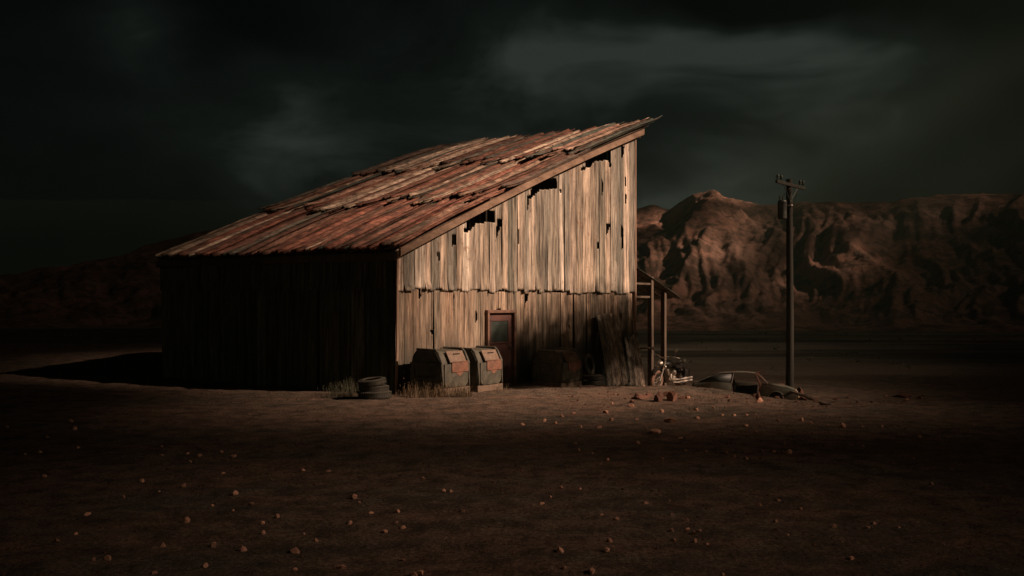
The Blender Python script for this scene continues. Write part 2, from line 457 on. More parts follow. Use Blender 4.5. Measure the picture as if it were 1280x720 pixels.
# ------------------------------------------------------------------ added cloud decks, out of view, shaped to pool and dim the sunlight
CH = 400.0
off = SH*(CH/math.tan(SUN_EL))
def blob(x, y, cx, cy, sx, sy, rot=0.0):
    dx, dy = x-cx, y-cy
    c, s = math.cos(rot), math.sin(rot)
    a = (dx*c+dy*s)/sx; b = (-dx*s+dy*c)/sy
    return math.exp(-(a*a+b*b)/2)
def light(x, y):
    """share of sunlight that the added deck is shaped to let through to ground point x, y"""
    if y <= 150:
        t = 0.02
        t += 1.15*blob(x, y, -4.5, 36, 8.0, 8.0)                # opening shaped to light the barn
        t += 1.0*blob(x, y, -5, 29, 5.0, 4.0)
        t += 1.05*blob(x, y, 2.0, 25.8, 5.0, 2.6, 0.15)
        t += 0.62*blob(x, y, 9.0, 31, 6.0, 5.0)
        t += 1.6*blob(x, y, 12.0, 42, 6, 5)
        t += 0.72*blob(x, y, 3.5, 22, 8.5, 3.2)
        t += 0.27*blob(x, y, -1.0, 11, 5.0, 4.0)
        t += 0.06*blob(x, y, -5, 20, 4.0, 4.0)
        t += 0.30*blob(x, y, 18, 60, 16, 14)
        t += 0.22*sstep(60, 90, y)*(0.5+1.6*max(0, fbm(x*0.004, y*0.07, 5.0, 3)+0.3))*math.exp(-((x-y*0.15)/(y*0.28))**2)
        t -= 0.45*blob(x, y, 4.5, 17.0, 7, 1.5, 0.1)
        t -= 0.75*blob(x, y, -9.5, 23.5, 4.5, 2.6)
        t -= 1.0*blob(x, y, -12.5, 26.0, 4.0, 2.2)
        t -= 0.5*blob(x, y, -8.5, 24.0, 2.6, 1.6)
        t += 0.5*blob(x, y, 3.5, 24.5, 6.0, 2.6)
        t -= 0.5*blob(x, y, -17, 32, 3.5, 4)
    else:
        u = math.exp(-((x-y*0.12)/(y*0.30))**2)
        ta = 0.02 + 0.07*u*(0.3+1.8*max(0, 0.4+fbm(x*0.004, y*0.03, 2.0, 3)))
        k = sstep(280, 520, y); t = ta*(1-k) + k*(0.018 + 0.048*u)
        pk = lambda px, Y, z: ((px-640)/F*Y - SH.x*z/math.tan(SUN_EL), Y - SH.y*z/math.tan(SUN_EL))
        for px, Y, z, sx, sy, a in ((885, 870, 95, 36, 26, 1.3), (850, 840, 85, 26, 20, 0.4), (960, 860, 88, 60, 14, 0.6), (1080, 870, 90, 60, 14, 0.35),
                                   (872, 680, 30, 16, 32, 1.1), (825, 700, 34, 24, 40, 0.45), (1003, 640, 16, 12, 26, 0.95), (930, 770, 66, 22, 26, 0.5), (1020, 740, 50, 24, 20, 0.3),
                                   (830, 560, 0, 40, 60, 0.22), (1150, 760, 60, 26, 40, 0.16), (160, 860, 40, 60, 24, 0.12), (260, 900, 60, 40, 24, 0.16)):
            cx, cy = pk(px, Y, z)
            t += 0.8*a*blob(x, y, cx, cy, sx, sy)
    t *= 0.85 + 0.5*fbm(x*0.05, y*0.05, 7.7, 3)
    if y <= 150:
        wdt = 2.3 + 0.19*max(6, y) + 0.40*max(0, y-28)
        k = sstep(25, 29, y) if x < 0.5 else 0.0
        t *= k + (1-k)*math.exp(-(abs(x-0.5)/wdt)**4)  # vignette-like falloff to the sides, shaped into the added deck
        t *= 0.04 + 0.96*sstep(-21, -14, x)
    return min(1.0, max(0.012, t))
def dens(a, b):
    return 1 - math.sqrt(light(a, b))             # two skins are crossed
t = NT('shade_cloud_veil')
an = t.n('ShaderNodeAttribute', attribute_name='thickness')
tr = t.n('ShaderNodeBsdfTransparent'); df = t.n('ShaderNodeBsdfDiffuse'); df.inputs[0].default_value = (0.05, 0.055, 0.05, 1)
mx = t.n('ShaderNodeMixShader'); t.l(an.outputs['Fac'], mx.inputs[0]); t.l(tr.outputs[0], mx.inputs[1]); t.l(df.outputs[0], mx.inputs[2])
t.l(mx.outputs[0], t.t.nodes['Material Output'].inputs['Surface'])
def cloud(cx_, cy_, CH, lump):  # builds one added, unseen deck
    nx, ny = len(cx_), len(cy_)
    cv, cd, cf = [], [], []
    for layer in (0, 1):
        for b in cy_:
            for a in cx_:
                n = lump*fbm(a*0.012, b*0.012, 3+layer, 4)
                z = CH + (n-0.6*lump if layer == 0 else 0.6*lump+abs(n)*1.6)
                # each skin follows the same sun ray
                cv.append((a + SH.x*z/math.tan(SUN_EL), b + SH.y*z/math.tan(SUN_EL), z)); cd.append(dens(a, b))
    N0 = nx*ny
    for j in range(ny-1):
        for i in range(nx-1):
            a = j*nx+i
            cf.append((a, a+nx, a+nx+1, a+1)); cf.append((N0+a, N0+a+1, N0+a+nx+1, N0+a+nx))
    for j in range(ny-1):
        for i in (0, nx-1):
            a = j*nx+i; cf.append((a, a+nx, N0+a+nx, N0+a))
    for i in range(nx-1):
        for j in (0, ny-1):
            a = j*nx+i; cf.append((a, a+1, N0+a+1, N0+a))
    me = bpy.data.meshes.new('added_shade_cloud'); me.from_pydata(cv, [], cf)
    at = me.attributes.new('thickness', 'FLOAT', 'POINT'); at.data.foreach_set('value', cd)  # hand-set opacity that shapes the pools of light
    me.polygons.foreach_set('use_smooth', [True]*len(cf))
    me.materials.append(t.m)
    o = bpy.data.objects.new('added_shade_cloud', me); COL.objects.link(o); o['kind'] = 'structure'
cloud(graded(-2150, 300, -25, 25, 1.2, 1.12), graded(-70, 149, -4, 50, 1.2, 1.12), 150.0, 7)
cloud(graded(-2150, 1500, -400, 700, 10, 1.12), [151+9*k for k in range(176)], 560.0, 14)

# ------------------------------------------------------------------ barn
barn = empty('barn', 'large derelict shed clad in weathered metal sheets under a steep single-pitch rusty roof', 'barn', (AX, AY, 0), BROT)
RX0, RX1 = -0.22, 14.5
RZ0, RZ1 = 3.60, 8.97
RS = (RZ1-RZ0)/(RX1-RX0)
def roofz(X): return RZ0 + RS*(X-RX0) + 0.14*math.sin(math.pi*min(1, max(0, X/14.0)))

def wallpx(px, py):              # pixel of the photo -> spot on the lit wall (its plane y = 0)
    k = (px-640)/F
    X = (k*AY - AX)/(UX - k*UY)
    d = AY + UY*X
    return X, CAMZ + (HOR-py)/F*d
def c2(pts): return [wallpx(500+a/3.765, 130+b/3.765) for a, b in pts]
def c4(pts): return [wallpx(480+a/4.233, 340+b/4.233) for a, b in pts]
def c5(pts): return [wallpx(640+a/4.233, 340+b/4.233) for a, b in pts]
HOLES = [c2(p) for p in (
    [(320, 506), (440, 500), (444, 556), (356, 560), (326, 604), (306, 575)],
    [(293, 585), (320, 580), (316, 606), (297, 606)],
    [(622, 356), (732, 350), (735, 400), (652, 406), (616, 440), (606, 420)],
    [(588, 436), (614, 425), (610, 446), (596, 448), (592, 500), (588, 500)],
    [(862, 225), (984, 214), (987, 262), (908, 272), (888, 302), (862, 300)],
    [(974, 245), (983, 248), (991, 298), (983, 298)],
    [(1035, 200), (1050, 198), (1046, 235), (1034, 258)],
    [(941, 345), (954, 380), (949, 438), (941, 430)],
    [(1049, 340), (1057, 345), (1056, 392), (1049, 385)],
    [(970, 560), (985, 565), (977, 608), (969, 614)],
    [(1032, 566), (1045, 600), (1045, 672), (1035, 688), (1033, 620)],
    [(1050, 425), (1058, 430), (1057, 470), (1051, 468)],
    [(454, 538), (477, 540), (463, 602), (447, 645), (451, 590)],
    [(547, 590), (554, 600), (553, 665), (547, 660)],
    [(236, 616), (251, 613), (251, 665), (239, 670)],
    [(746, 400), (763, 410), (756, 421), (750, 416)],
    [(846, 296), (866, 300), (862, 314), (848, 314)],
    [(922, 648), (932, 655), (928, 685), (923, 680)],
    [(165, 700), (180, 706), (178, 740), (168, 735)],
)] + [c4(p) for p in (
    [(181, 84), (209, 88), (191, 108), (201, 130), (188, 154), (181, 120)],
    [(361, 104), (374, 125), (366, 188)],
    [(484, 194), (496, 220), (493, 272), (485, 268)],
    [(250, 314), (263, 300), (259, 334)],
    [(601, 199), (619, 197), (617, 221), (603, 219)],
    [(544, 98), (554, 110), (550, 140), (543, 132)],
    [(268, 90), (300, 90), (296, 98), (272, 98)],
    [(600, 96), (640, 98), (640, 106), (602, 104)],
)] + [c5(p) for p in (
    [(72, 112), (97, 113), (78, 160), (71, 195)],
    [(301, 280), (313, 290), (311, 304), (303, 302)],
    [(205, 98), (265, 100), (262, 108), (208, 108)],
    [(160, 370), (166, 372), (162, 420), (158, 420)],
)]
def inside(poly, x, z):
    c = False; n = len(poly); j = n-1
    for i in range(n):
        xi, zi = poly[i]; xj, zj = poly[j]
        if (zi > z) != (zj > z) and x < (xj-xi)*(z-zi)/(zj-zi)+xi: c = not c
        j = i
    return c
HB = [(min(p[0] for p in h), max(p[0] for p in h), min(p[1] for p in h), max(p[1] for p in h), h) for h in HOLES]
DOOR = (3.92, 5.22, 2.0)         # opening in the lit wall
def is_hole(x, z):
    if DOOR[0] < x < DOOR[1] and z < DOOR[2]: return True
    for a, b, c, d, h in HB:
        if a <= x <= b and c <= z <= d and inside(h, x, z): return True
    return False

def clad(mb, length, zlo, zhi_fn, place, dx, dz, holes=None, yoff=0.0, ragged=0.05, rag_top=0.0, seed=1, wmin=0.30, wmax=0.52):
    rnd = random.Random(seed)
    x = 0.0
    while x < length-0.02:
        w = rnd.uniform(wmin, wmax)
        if length-(x+w) < 0.2: w = length-x
        zb = zlo + rnd.uniform(-ragged, ragged); tilt = rnd.uniform(-0.05, 0.05)
        oy = yoff + rnd.uniform(-0.016, 0.016); bow = rnd.uniform(-0.02, 0.03); tw = rnd.uniform(-0.02, 0.02)
        curl = rnd.uniform(0.0, 0.05) if rnd.random() < 0.5 else 0
        nsub = max(6, int(w/dx)); ph = rnd.random()*9
        top = max(zhi_fn(x), zhi_fn(x+w))
        if rag_top and rnd.random() < 0.7: cut = rnd.uniform(0, rag_top)
        else: cut = 0
        nz = max(2, int((top-zb)/dz))
        vs = {}
        def vert(i, k):
            if (i, k) not in vs:
                u = i/nsub; z = zb + (top-zb)*k/nz
                if k == 0: z += tilt*(u-0.5)
                # ribbed profile: raised lips at the edges, one soft rib in the middle
                e = min(u, 1-u)
                rib = 0.030*max(0, 1-e/0.10) + 0.014*max(0, 1-abs(u-0.5)/0.10)
                hh = (z-zb)/(top-zb)
                y = oy + rib + bow*math.sin(hh*math.pi) + tw*(u-0.5) + 0.008*noise.noise(Vector((x+u*w*3, z*1.3, ph)))
                y += curl*max(0, 1-hh*7)
                vs[(i, k)] = mb.bm.verts.new(place(x+0.004+u*(w-0.008), y, z))
            return vs[(i, k)]
        for i in range(nsub):
            for k in range(nz):
                xc = x+(i+0.5)/nsub*w; zc = zb+(top-zb)*(k+0.5)/nz
                if zc > zhi_fn(xc)-cut: continue
                jx = 0.008*noise.noise(Vector((xc*9, zc*9, 2)))
                if holes and holes(xc+jx, zc): continue
                mb.bm.faces.new((vert(i, k), vert(i+1, k), vert(i+1, k+1), vert(i, k+1)))
        x += w
SEAM = 2.66
pf = lambda x, y, z: (x, -y, z)                       # lit wall
m = MB()
clad(m, WL, SEAM-0.03, lambda x: roofz(x)-0.10, pf, 0.045, 0.055, is_hole, 0.035, 0.055, seed=4, wmin=0.22, wmax=0.46)
m.build('wall', M['wall'], barn, normals=False, angle=25, solid=0.006)
m = MB()
clad(m, WL, -1.3, lambda x: SEAM+0.12, pf, 0.045, 0.055, is_hole, -0.02, 0.0, 0.0, seed=9, wmin=0.22, wmax=0.46)
m.build('wall', M['wall_dark'], barn, normals=False, angle=25, solid=0.006)
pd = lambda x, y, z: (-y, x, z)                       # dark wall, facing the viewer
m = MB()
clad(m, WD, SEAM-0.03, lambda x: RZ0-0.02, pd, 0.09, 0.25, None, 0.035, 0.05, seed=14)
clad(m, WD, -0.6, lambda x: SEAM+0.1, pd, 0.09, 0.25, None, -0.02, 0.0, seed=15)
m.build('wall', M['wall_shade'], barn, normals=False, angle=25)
m = MB(); m.box((0.12, WD/2, 1.45), (0.04, WD-0.1, 4.3)); m.build('lining', M['beam'], barn)
pb = lambda x, y, z: (x, WD+y, z)
m = MB()
clad(m, WL, SEAM-0.03, lambda x: roofz(x)-0.1, pb, 0.09, 0.25, None, 0.035, 0.05, seed=24)
clad(m, WL, -1.6, lambda x: SEAM+0.1, pb, 0.09, 0.25, None, -0.02, 0.0, seed=25)
m.build('wall', M['wall'], barn, normals=False, angle=25)
pr = lambda x, y, z: (WL+y, x, z)
m = MB()
clad(m, WD, SEAM-0.03, lambda x: roofz(WL)-0.1, pr, 0.09, 0.25, None, 0.035, 0.05, seed=34)
clad(m, WD, -2.2, lambda x: SEAM+0.1, pr, 0.09, 0.25, None, -0.02, 0.0, seed=35)
m.build('wall', M['wall'], barn, normals=False, angle=25)

# roof: three courses of long rusty sheets, each lapping over the one below
m = MB(); rnd = random.Random(21)
ang = math.atan(RS); ca, sa = math.cos(ang), math.sin(ang)
courses = [(RX0, 4.35), (3.9, 9.3), (8.75, RX1)]
for ci, (xa, xb) in enumerate(courses):
    y = -0.36
    while y < WD+0.14:
        w = rnd.choice((0.20, 0.26, 0.34, 0.42, 0.50))
        if WD+0.16-(y+w) < 0.15: w = WD+0.16-y
        a = xa + rnd.choice((-0.55, -0.3, -0.1, 0.1, 0.3, 0.5)) + rnd.uniform(-0.1, 0.1)
        b = xb + (rnd.uniform(-0.8, 0.1) if ci == 2 else 0)
        if ci == 2 and y > -0.3 and y < WD*0.5: b -= 0.1
        if ci == 0: a = xa + rnd.uniform(-0.07, 0.07)
        if ci == 2 and y < 0.2: b = xb + rnd.uniform(-.1, 0.05)
        lift = 0.035*ci + 0.05 + rnd.uniform(-0.012, 0.03); roll = rnd.uniform(-0.05, 0.05)
        flick = rnd.uniform(0.02, 0.10) if ci else 0.015
        sag = rnd.uniform(-0.03, 0.05)
        n = 22; prof = [0, 0.06, 0.16, 0.24, 0.44, 0.5, 0.56, 0.76, 0.84, 0.94, 1.0]
        hgt = [0.045, 0.05, 0.04, 0.0, 0.0, 0.028, 0.0, 0.0, 0.04, 0.05, 0.035]
        ph = rnd.random()*20
        rows = []
        for i in range(n+1):
            X = a+(b-a)*i/n; tt = i/n
            row = []
            for u, h in zip(prof, hgt):
                z = roofz(X) + (lift + h*1.5 + roll*(u-0.5) + flick*max(0, 1-tt*4)**2 + sag*math.sin(tt*math.pi)
                     + 0.02*noise.noise(Vector((X*1.1, (y+u*w)*2, ph))) + (0.06*max(0, tt-0.85)/0.15*rnd.choice((0, 0)) ))/ca
                # the whole roof dips a little between its purlins
                z += 0.05*math.sin((X+0.2)/RX1*math.pi*3)*0.5 - 0.06*math.sin((y+u*w)/WD*math.pi)
                row.append((X, y+0.003+u*(w-0.006), z))
            rows.append(row)
        m.sheet(rows)
        y += w
m.build('roof', M['roof'], barn, normals=False, angle=28, solid=0.012)
# boarding added under the sheets to block light leaks; structure that carries them
m = MB()
def slope_beam(mb, y0, y1, x0, x1, ztop, hgt):
    n = 10; xs_ = [x0+(x1-x0)*i/n for i in range(n+1)]
    mb.prism([(x, roofz(x)+ztop-hgt) for x in xs_] + [(x, roofz(x)+ztop) for x in xs_[::-1]], y0, y1, 0.004)
m2 = MB(); slope_beam(m2, 0.0, WD, RX0+0.1, 14.1, 0.02, 0.03); m2.build('light_stop_boarding', M['beam'], barn)
slope_beam(m, -0.33, -0.27, RX0+0.06, 13.1, 0.03, 0.20)
m.build('fascia_board', M['fascia'], barn)
m = MB(); slope_beam(m, WD+0.04, WD+0.10, RX0+0.06, 14.2, 0.03, 0.3)
m.build('fascia_board', M['fascia'], barn)
for k in range(5):
    m = MB(); slope_beam(m, 0.12+k*2.25, 0.22+k*2.25, 0.1, 14.0, -0.02, 0.24)
    m.build('rafter', M['beam'], barn)
m = MB(); m.box((-0.08, WD/2, RZ0-0.14), (0.10, WD+0.2, 0.20), bev=0.01)
m.build('eave_beam', M['beam'], barn)
m = MB(); m.box((13.0, WD/2, roofz(13.0)-0.16), (0.12, WD+0.4, 0.2), bev=0.01)
m.build('eave_beam', M['beam'], barn)
m = MB()
m.tube([(-0.03, -0.06, -0.3), (-0.05, -0.08, 0.1), (0.0, -0.07, 1.2), (0.0, -0.07, SEAM), (0.01, -0.075, RZ0-0.1)], 0.038, 6)
m.build('corner_trim', M['trim'], barn)
m = MB(); m.box((WL+0.02, -0.055, 3.6), (0.07, 0.06, 9.3), bev=0.008)
m.build('corner_trim', M['trim'], barn)
# concrete footing so nothing gapes under the sheets
# door
D0, D1, DZ = DOOR
zd = -0.10
frame = MB()
for xx in (D0-0.02, D1+0.02):
    frame.box((xx, -0.035, (DZ+zd)/2), (0.09, 0.12, DZ-zd), bev=0.008)
frame.box(((D0+D1)/2, -0.036, DZ+0.04), (D1-D0+0.15, 0.13, 0.085), bev=0.008)
frame.build('door_frame', M['door_frame'], barn)
dm = MB()
dm.box(((D0+D1)/2, 0.03, (DZ+zd)/2), (D1-D0-0.06, 0.05, DZ-zd-0.03), bev=0.006)
for (z0, z1) in ((0.10, 0.55), (0.62, 1.05)):
    dm.box(((D0+D1)/2, 0.002, (z0+z1)/2), (0.78, 0.012, z1-z0), bev=0.004)
door = dm.build('door', M['door'], barn)
wm = MB(); wc = (D0+D1)/2-0.05
wm.box((wc, -0.006, 1.46), (0.86, 0.014, 0.62), bev=0.003)
wm.build('pane', M['pane'], door)
wm = MB()
for zz in (1.135, 1.785): wm.box((wc, -0.018, zz), (0.94, 0.03, 0.045), bev=0.004)
for xx in (wc-0.45, wc+0.45): wm.box((xx, -0.019, 1.46), (0.045, 0.028, 0.62), bev=0.004)
wm.build('window_frame', M['door'], door)
wm = MB(); wm.lathe([(0.0, 0), (0.03, 0), (0.032, 0.02), (0.012, 0.025), (0.012, 0.05), (0.026, 0.06), (0.026, 0.085), (0, 0.09)], 12, 'Y', (D1-0.16, 0.0, 0.98))
wm.build('handle', M['greymetal'], door)

# lean-to canopy on the far gable
cz0, cz1 = 3.50, 2.46
m = MB(); rnd = random.Random(3)
y = -0.15
while y < 6.0:
    w = rnd.uniform(0.3, 0.45); ex = 16.55 + rnd.uniform(-0.12, 0.1)
    rows = []
    for i in range(9):
        X = 12.95 + (ex-12.95)*i/8
        tt = i/8
        rows.append([(X, y+u*w, cz0+(cz1-cz0)*tt + h - 0.075*max(0, y)*tt + 0.02*noise.noise(Vector((X, y, 4)))) for u, h in ((0, .03), (.1, .035), (.25, 0), (.75, 0), (.9, .035), (1, .03))])
    m.sheet(rows); y += w
m.build('canopy', M['wall_shade'], barn, normals=False, angle=28, solid=0.01)  # dark underside put into the sheet colour
for (X, y, zt) in ((14.25, 0.0, 3.25), (15.55, 0.1, 2.86), (14.25, 4.6, 3.2), (15.55, 4.7, 2.78)):
    m = MB(); m.box((X, y, (zt-2.6)/2), (0.17, 0.17, zt+2.6), bev=0.012)
    m.build('canopy_post', M['beam'], barn)
for zz, x0, x1, y in ((2.98, 12.9, 14.2, -0.02), (2.5, 12.9, 14.2, 0.0), (0.62, 12.9, 14.2, 0.0), (2.85, 12.9, 15.6, 4.65)):
    m = MB(); m.box(((x0+x1)/2, y, zz), (x1-x0, 0.05, 0.07), bev=0.006)
    m.build('rail', M['beam'], barn)

# ------------------------------------------------------------------ waste containers
def make_bin(label, group):
    """front faces -y, width along x, depth along y; base at z=0"""
    t = empty('waste_container', label, 'waste bin', (0, 0, 0), 0, group)
    W, Dp, Hh = 1.16, 1.02, 1.13
    def P(y, z): return (y, z)
    # side outline in depth (y) and height (z): front slopes back, top flat, back falls a little
    out = [(0.0, 0.16), (0.0, 0.80), (0.13, 1.05), (0.20, Hh-0.02), (0.80, Hh), (0.93, 0.98), (Dp, 0.55), (Dp, 0.16)]
    m = MB()
    b = bmesh.new(); L = [b.verts.new((-W/2+0.06, y+0.03, z)) for y, z in out]; Rr = [b.verts.new((W/2-0.06, y+0.03, z)) for y, z in out]
    n = len(out); b.faces.new(L); b.faces.new(Rr[::-1])
    for i in range(n): b.faces.new((L[i], Rr[i], Rr[(i+1) % n], L[(i+1) % n]))
    bmesh.ops.bevel(b, geom=b.edges[:], offset=0.025, segments=2, affect='EDGES')
    m.merge(b)
    # recessed side windows framed by proud ribs
    for s in (-1, 1):
        xx = s*(W/2-0.045)
        m.box((xx, 0.08, 0.50), (0.07, 0.16, 0.66), bev=0.02)
        m.box((xx, 0.93, 0.42), (0.07, 0.14, 0.50), bev=0.02)
        m.box((xx, 0.51, 0.80), (0.06, 0.98, 0.055), bev=0.015)
        m.box((xx, 0.51, 0.45), (0.04, 0.75, 0.04), bev=0.01)
    m.build('body', M['bin'], t)
    # proud rims which follow the front and top edges
    for s in (-1, 1):
        r = MB(); pts = [(s*(W/2-0.05), y-0.012, z) for y, z in ((0.0, 0.22), (0.0, 0.80), (0.13, 1.06), (0.21, Hh+0.005), (0.80, Hh+0.015))]
        r.tube(pts, 0.038, 8); r.build('rim', M['bin'], t)
    # skirt with an arch for the lifting fork
    sk = MB()
    o = [(-W/2, 0.0), (-0.40, 0.0), (-0.34, 0.055), (0.34, 0.055), (0.40, 0.0), (W/2, 0.0), (W/2, 0.20), (-W/2, 0.20)]
    sk.prism([(p[0], p[1]) for p in o], -0.03, 0.06, 0.01)
    sk.box((-W/2+0.03, 0.53, 0.10), (0.07, 0.94, 0.20), bev=0.012); sk.box((W/2-0.03, 0.53, 0.10), (0.07, 0.94, 0.20), bev=0.012)
    sk.box((0, Dp, 0.10), (W-0.14, 0.08, 0.20), bev=0.012)
    sk.build('skirt', M['bin_base'], t)
    # big rounded front panel
    fp = MB(); ol = []
    w2 = 0.47
    for k in range(7): a = math.pi + math.pi/2*k/6; ol.append((-w2+0.14+0.14*math.cos(a), 0.36+0.14*math.sin(a)))
    for k in range(7): a = -math.pi/2 + math.pi/2*k/6; ol.append((w2-0.14+0.14*math.cos(a), 0.36+0.14*math.sin(a)))
    ol += [(w2, 0.79), (-w2, 0.79)]
    fp.prism(ol, -0.045, 0.02, 0.012)
    fp.build('front_panel', M['bin'], t)
    # sloping lid flap with its print, and the two label plates
    sl = math.atan2(0.25, 0.13)
    rot = Matrix.Rotation(sl-math.pi/2, 3, 'X')
    fl = MB(); fl.box((0.08, 0.040, 0.955), (0.66, 0.04, 0.32), rot, 0.012)
    flap = fl.build('lid_flap', M['bin_flap'], t)
    ink = MB()
    for kx, kw in ((-0.10, 0.07), (-0.02, 0.05), (0.05, 0.06), (0.12, 0.03)):
        ink.box((0.10+kx, 0.037, 1.03), (kw, 0.012, 0.026), rot)
    ink.build('print', M['ink'], flap)
    lb = MB(); lb.box((0.12, -0.055, 0.70), (0.66, 0.03, 0.24), bev=0.008)
    lb.box((0.12, -0.045, 0.835), (0.66, 0.03, 0.022), bev=0.004)
    lb.build('label_plate', M['bin_label'], t)
    tr_ = MB(); tr_.prism([(-0.04, 0.575), (0.12, 0.47), (0.28, 0.575)], -0.052, -0.04)
    tr_.build('triangle_mark', M['bin_label'], t)
    hd = MB(); hd.tube([(-0.2, 0.30, Hh+0.02), (-0.2, 0.30, Hh+0.05), (0.2, 0.30, Hh+0.05), (0.2, 0.30, Hh+0.02)], 0.014, 6)
    hd.build('handle', M['black'], t)
    return t
GB = 'waste containers against the lit wall'
b0 = make_bin('lidded waste container with orange label plates, leftmost, nearest the barn corner', GB)
def binpos(X, y0, dz=0.0):
    x, y = b2w(X, y0); return (x, y, zg(x, y)+dz)
b0.location = binpos(0.66, -1.40, -0.03); b0.rotation_euler = (0, 0, BROT)
dup(b0, binpos(2.10, -1.42, -0.03), BROT+R(1.5), 'right one of the close pair of waste containers, just left of the red door', GB)
dup(b0, binpos(6.28, -1.36, -0.05), BROT-R(1), 'waste container standing alone in gloom between the red door and the tyres', GB)

# ------------------------------------------------------------------ tyres
def tyre_mesh(Ro=0.36, Ri=0.21, w=0.17):
    m = MB(); pr = []
    hw = w/2
    pr = [(Ri, -hw*0.7), (Ri+0.02, -hw*0.95), (Ri+0.07, -hw), (Ro-0.04, -hw*0.92), (Ro-0.01, -hw*0.7), (Ro, -hw*0.35), (Ro, hw*0.35), (Ro-0.01, hw*0.7),
          (Ro-0.04, hw*0.92), (Ri+0.07, hw), (Ri+0.02, hw*0.95), (Ri, hw*0.7), (Ri+0.03, hw*0.6), (Ro-0.03, hw*0.5), (Ro-0.03, -hw*0.5), (Ri+0.03, -hw*0.6)]
    m.lathe(pr, 40, closed=True)
    for k in range(40):
        a = 2*math.pi*k/40
        for s in (-1, 1):
            rot = Matrix.Rotation(a, 3, 'Z') @ Matrix.Rotation(s*0.4, 3, 'X')
            m.box((Ro*math.cos(a), Ro*math.sin(a), s*hw*0.42), (0.016, 0.026, hw*0.72), rot)
    return m
tp = tyre_mesh().build('tyre', M['tyre'])
def put_tyre(o, x, y, z, rx=0.0, rz=0.0, s=1.0, label='', group=None):
    o.location = (x, y, z); o.rotation_euler = (rx, 0, rz); o.scale = (s, s, s)
    tag(o, label, 'tyre', group)
def new_tyre():
    c = tp.copy(); COL.objects.link(c); return c
x, y = px2ground(466, 499.5); y -= 0; z0 = zg(x, y)
GT = 'discarded tyres around the barn'
put_tyre(tp, x, y+0.36, z0+0.09, 0, 0.3, 1.08, 'old tyre at the bottom of the pile by the barn corner', GT)
put_tyre(new_tyre(), x-0.03, y+0.39, z0+0.24, R(3), 1.3, 0.98, 'middle tyre of the pile by the barn corner', GT)
put_tyre(new_tyre(), x-0.06, y+0.34, z0+0.395, R(-7), 2.3, 0.90, 'top tyre, slightly tilted, on the pile by the barn corner', GT)
tx, ty = b2w(8.42, -0.80); tz = zg(tx, ty)
put_tyre(new_tyre(), tx, ty, tz+0.09, 0, 0.3, 0.98, 'bottom tyre lying flat between the lone bin and the leaning sheets', GT)
put_tyre(new_tyre(), tx+0.03, ty-0.02, tz+0.28, R(2), 0.9, 0.95, 'tyre lying flat under the upright one, right of the lone bin', GT)
o = new_tyre(); put_tyre(o, tx-0.06, ty+0.10, tz+0.67, 0, 0, 0.98, 'upright tyre leaning on the wall atop the flat ones', GT)
o.rotation_euler = (R(78), 0, BROT+R(6))

# ------------------------------------------------------------------ leaning sheets
def leaning(name, label, bl, br, tl, trr, zb, zt, n, seed):
    root = empty(name, label, 'metal sheet', (AX, AY, 0), BROT, 'loose sheets leaning on the barn')
    # plan points (X, y) at the foot and the head
    rnd = random.Random(seed)
    c0 = Vector((bl[0], bl[1], zb)); c1 = Vector((br[0], br[1], zb-0.02)); d0 = Vector((tl[0], tl[1], zt)); d1 = Vector((trr[0], trr[1], zt+0.03))
    nn = (c1-c0).cross(d0-c0).normalized()
    if nn.y > 0: nn = -nn
    m = MB()
    for k in range(n):
        a, b = k/n+0.006, (k+1)/n-0.006
        lift = rnd.uniform(-0.01, 0.015); e0 = rnd.uniform(-0.03, 0.03); e1 = rnd.uniform(-0.05, 0.05)
        rows = []
        for i in range(13):
            t_ = (i/12)*(1+e1)+e0*(1-i/12)
            L = c0.lerp(d0, t_); Q = c1.lerp(d1, t_)
            row = []
            for u, h in ((0, .028), (.12, .03), (.25, 0), (.5, .006), (.75, 0), (.88, .03), (1, .028)):
                p = L.lerp(Q, a+(b-a)*u) + nn*(h+lift+0.01*noise.noise(Vector((k, i*0.3, u))) + 0.05*math.sin(t_*math.pi)*0.4)
                row.append(p)
            rows.append(row)
        m.sheet(rows)
    m.build('sheet', M['board'], root, normals=False, angle=28, solid=0.012)
    for t_ in (0.22, 0.78):
        m = MB()
        a = c0.lerp(d0, t_); b = c1.lerp(d1, t_); mid = (a+b)/2 - nn*0.04
        ax = (b-a).normalized(); rot = Matrix((ax, (d0-c0).normalized(), nn)).transposed()
        m.box(mid, ((b-a).length*0.96, 0.08, 0.04), rot, 0.005)
        m.build('batten', M['beam'], root)
    return root
zA = zg(*b2w(9.9, -0.95)); zB = zg(*b2w(11.2, -0.95))
leaning('leaning_sheets', 'tall panel of ribbed sheets leaning on the wall right of the tyres', (9.25, -0.95), (10.6, -0.98), (9.95, -0.12), (11.45, -0.12), zA-0.03, 1.80, 4, 5)
leaning('leaning_sheets', 'shorter pale panel of ribbed sheets leaning at the right corner of the barn', (10.85, -0.95), (11.85, -0.98), (11.9, -0.12), (12.85, -0.12), zB-0.03, 1.15, 3, 8)

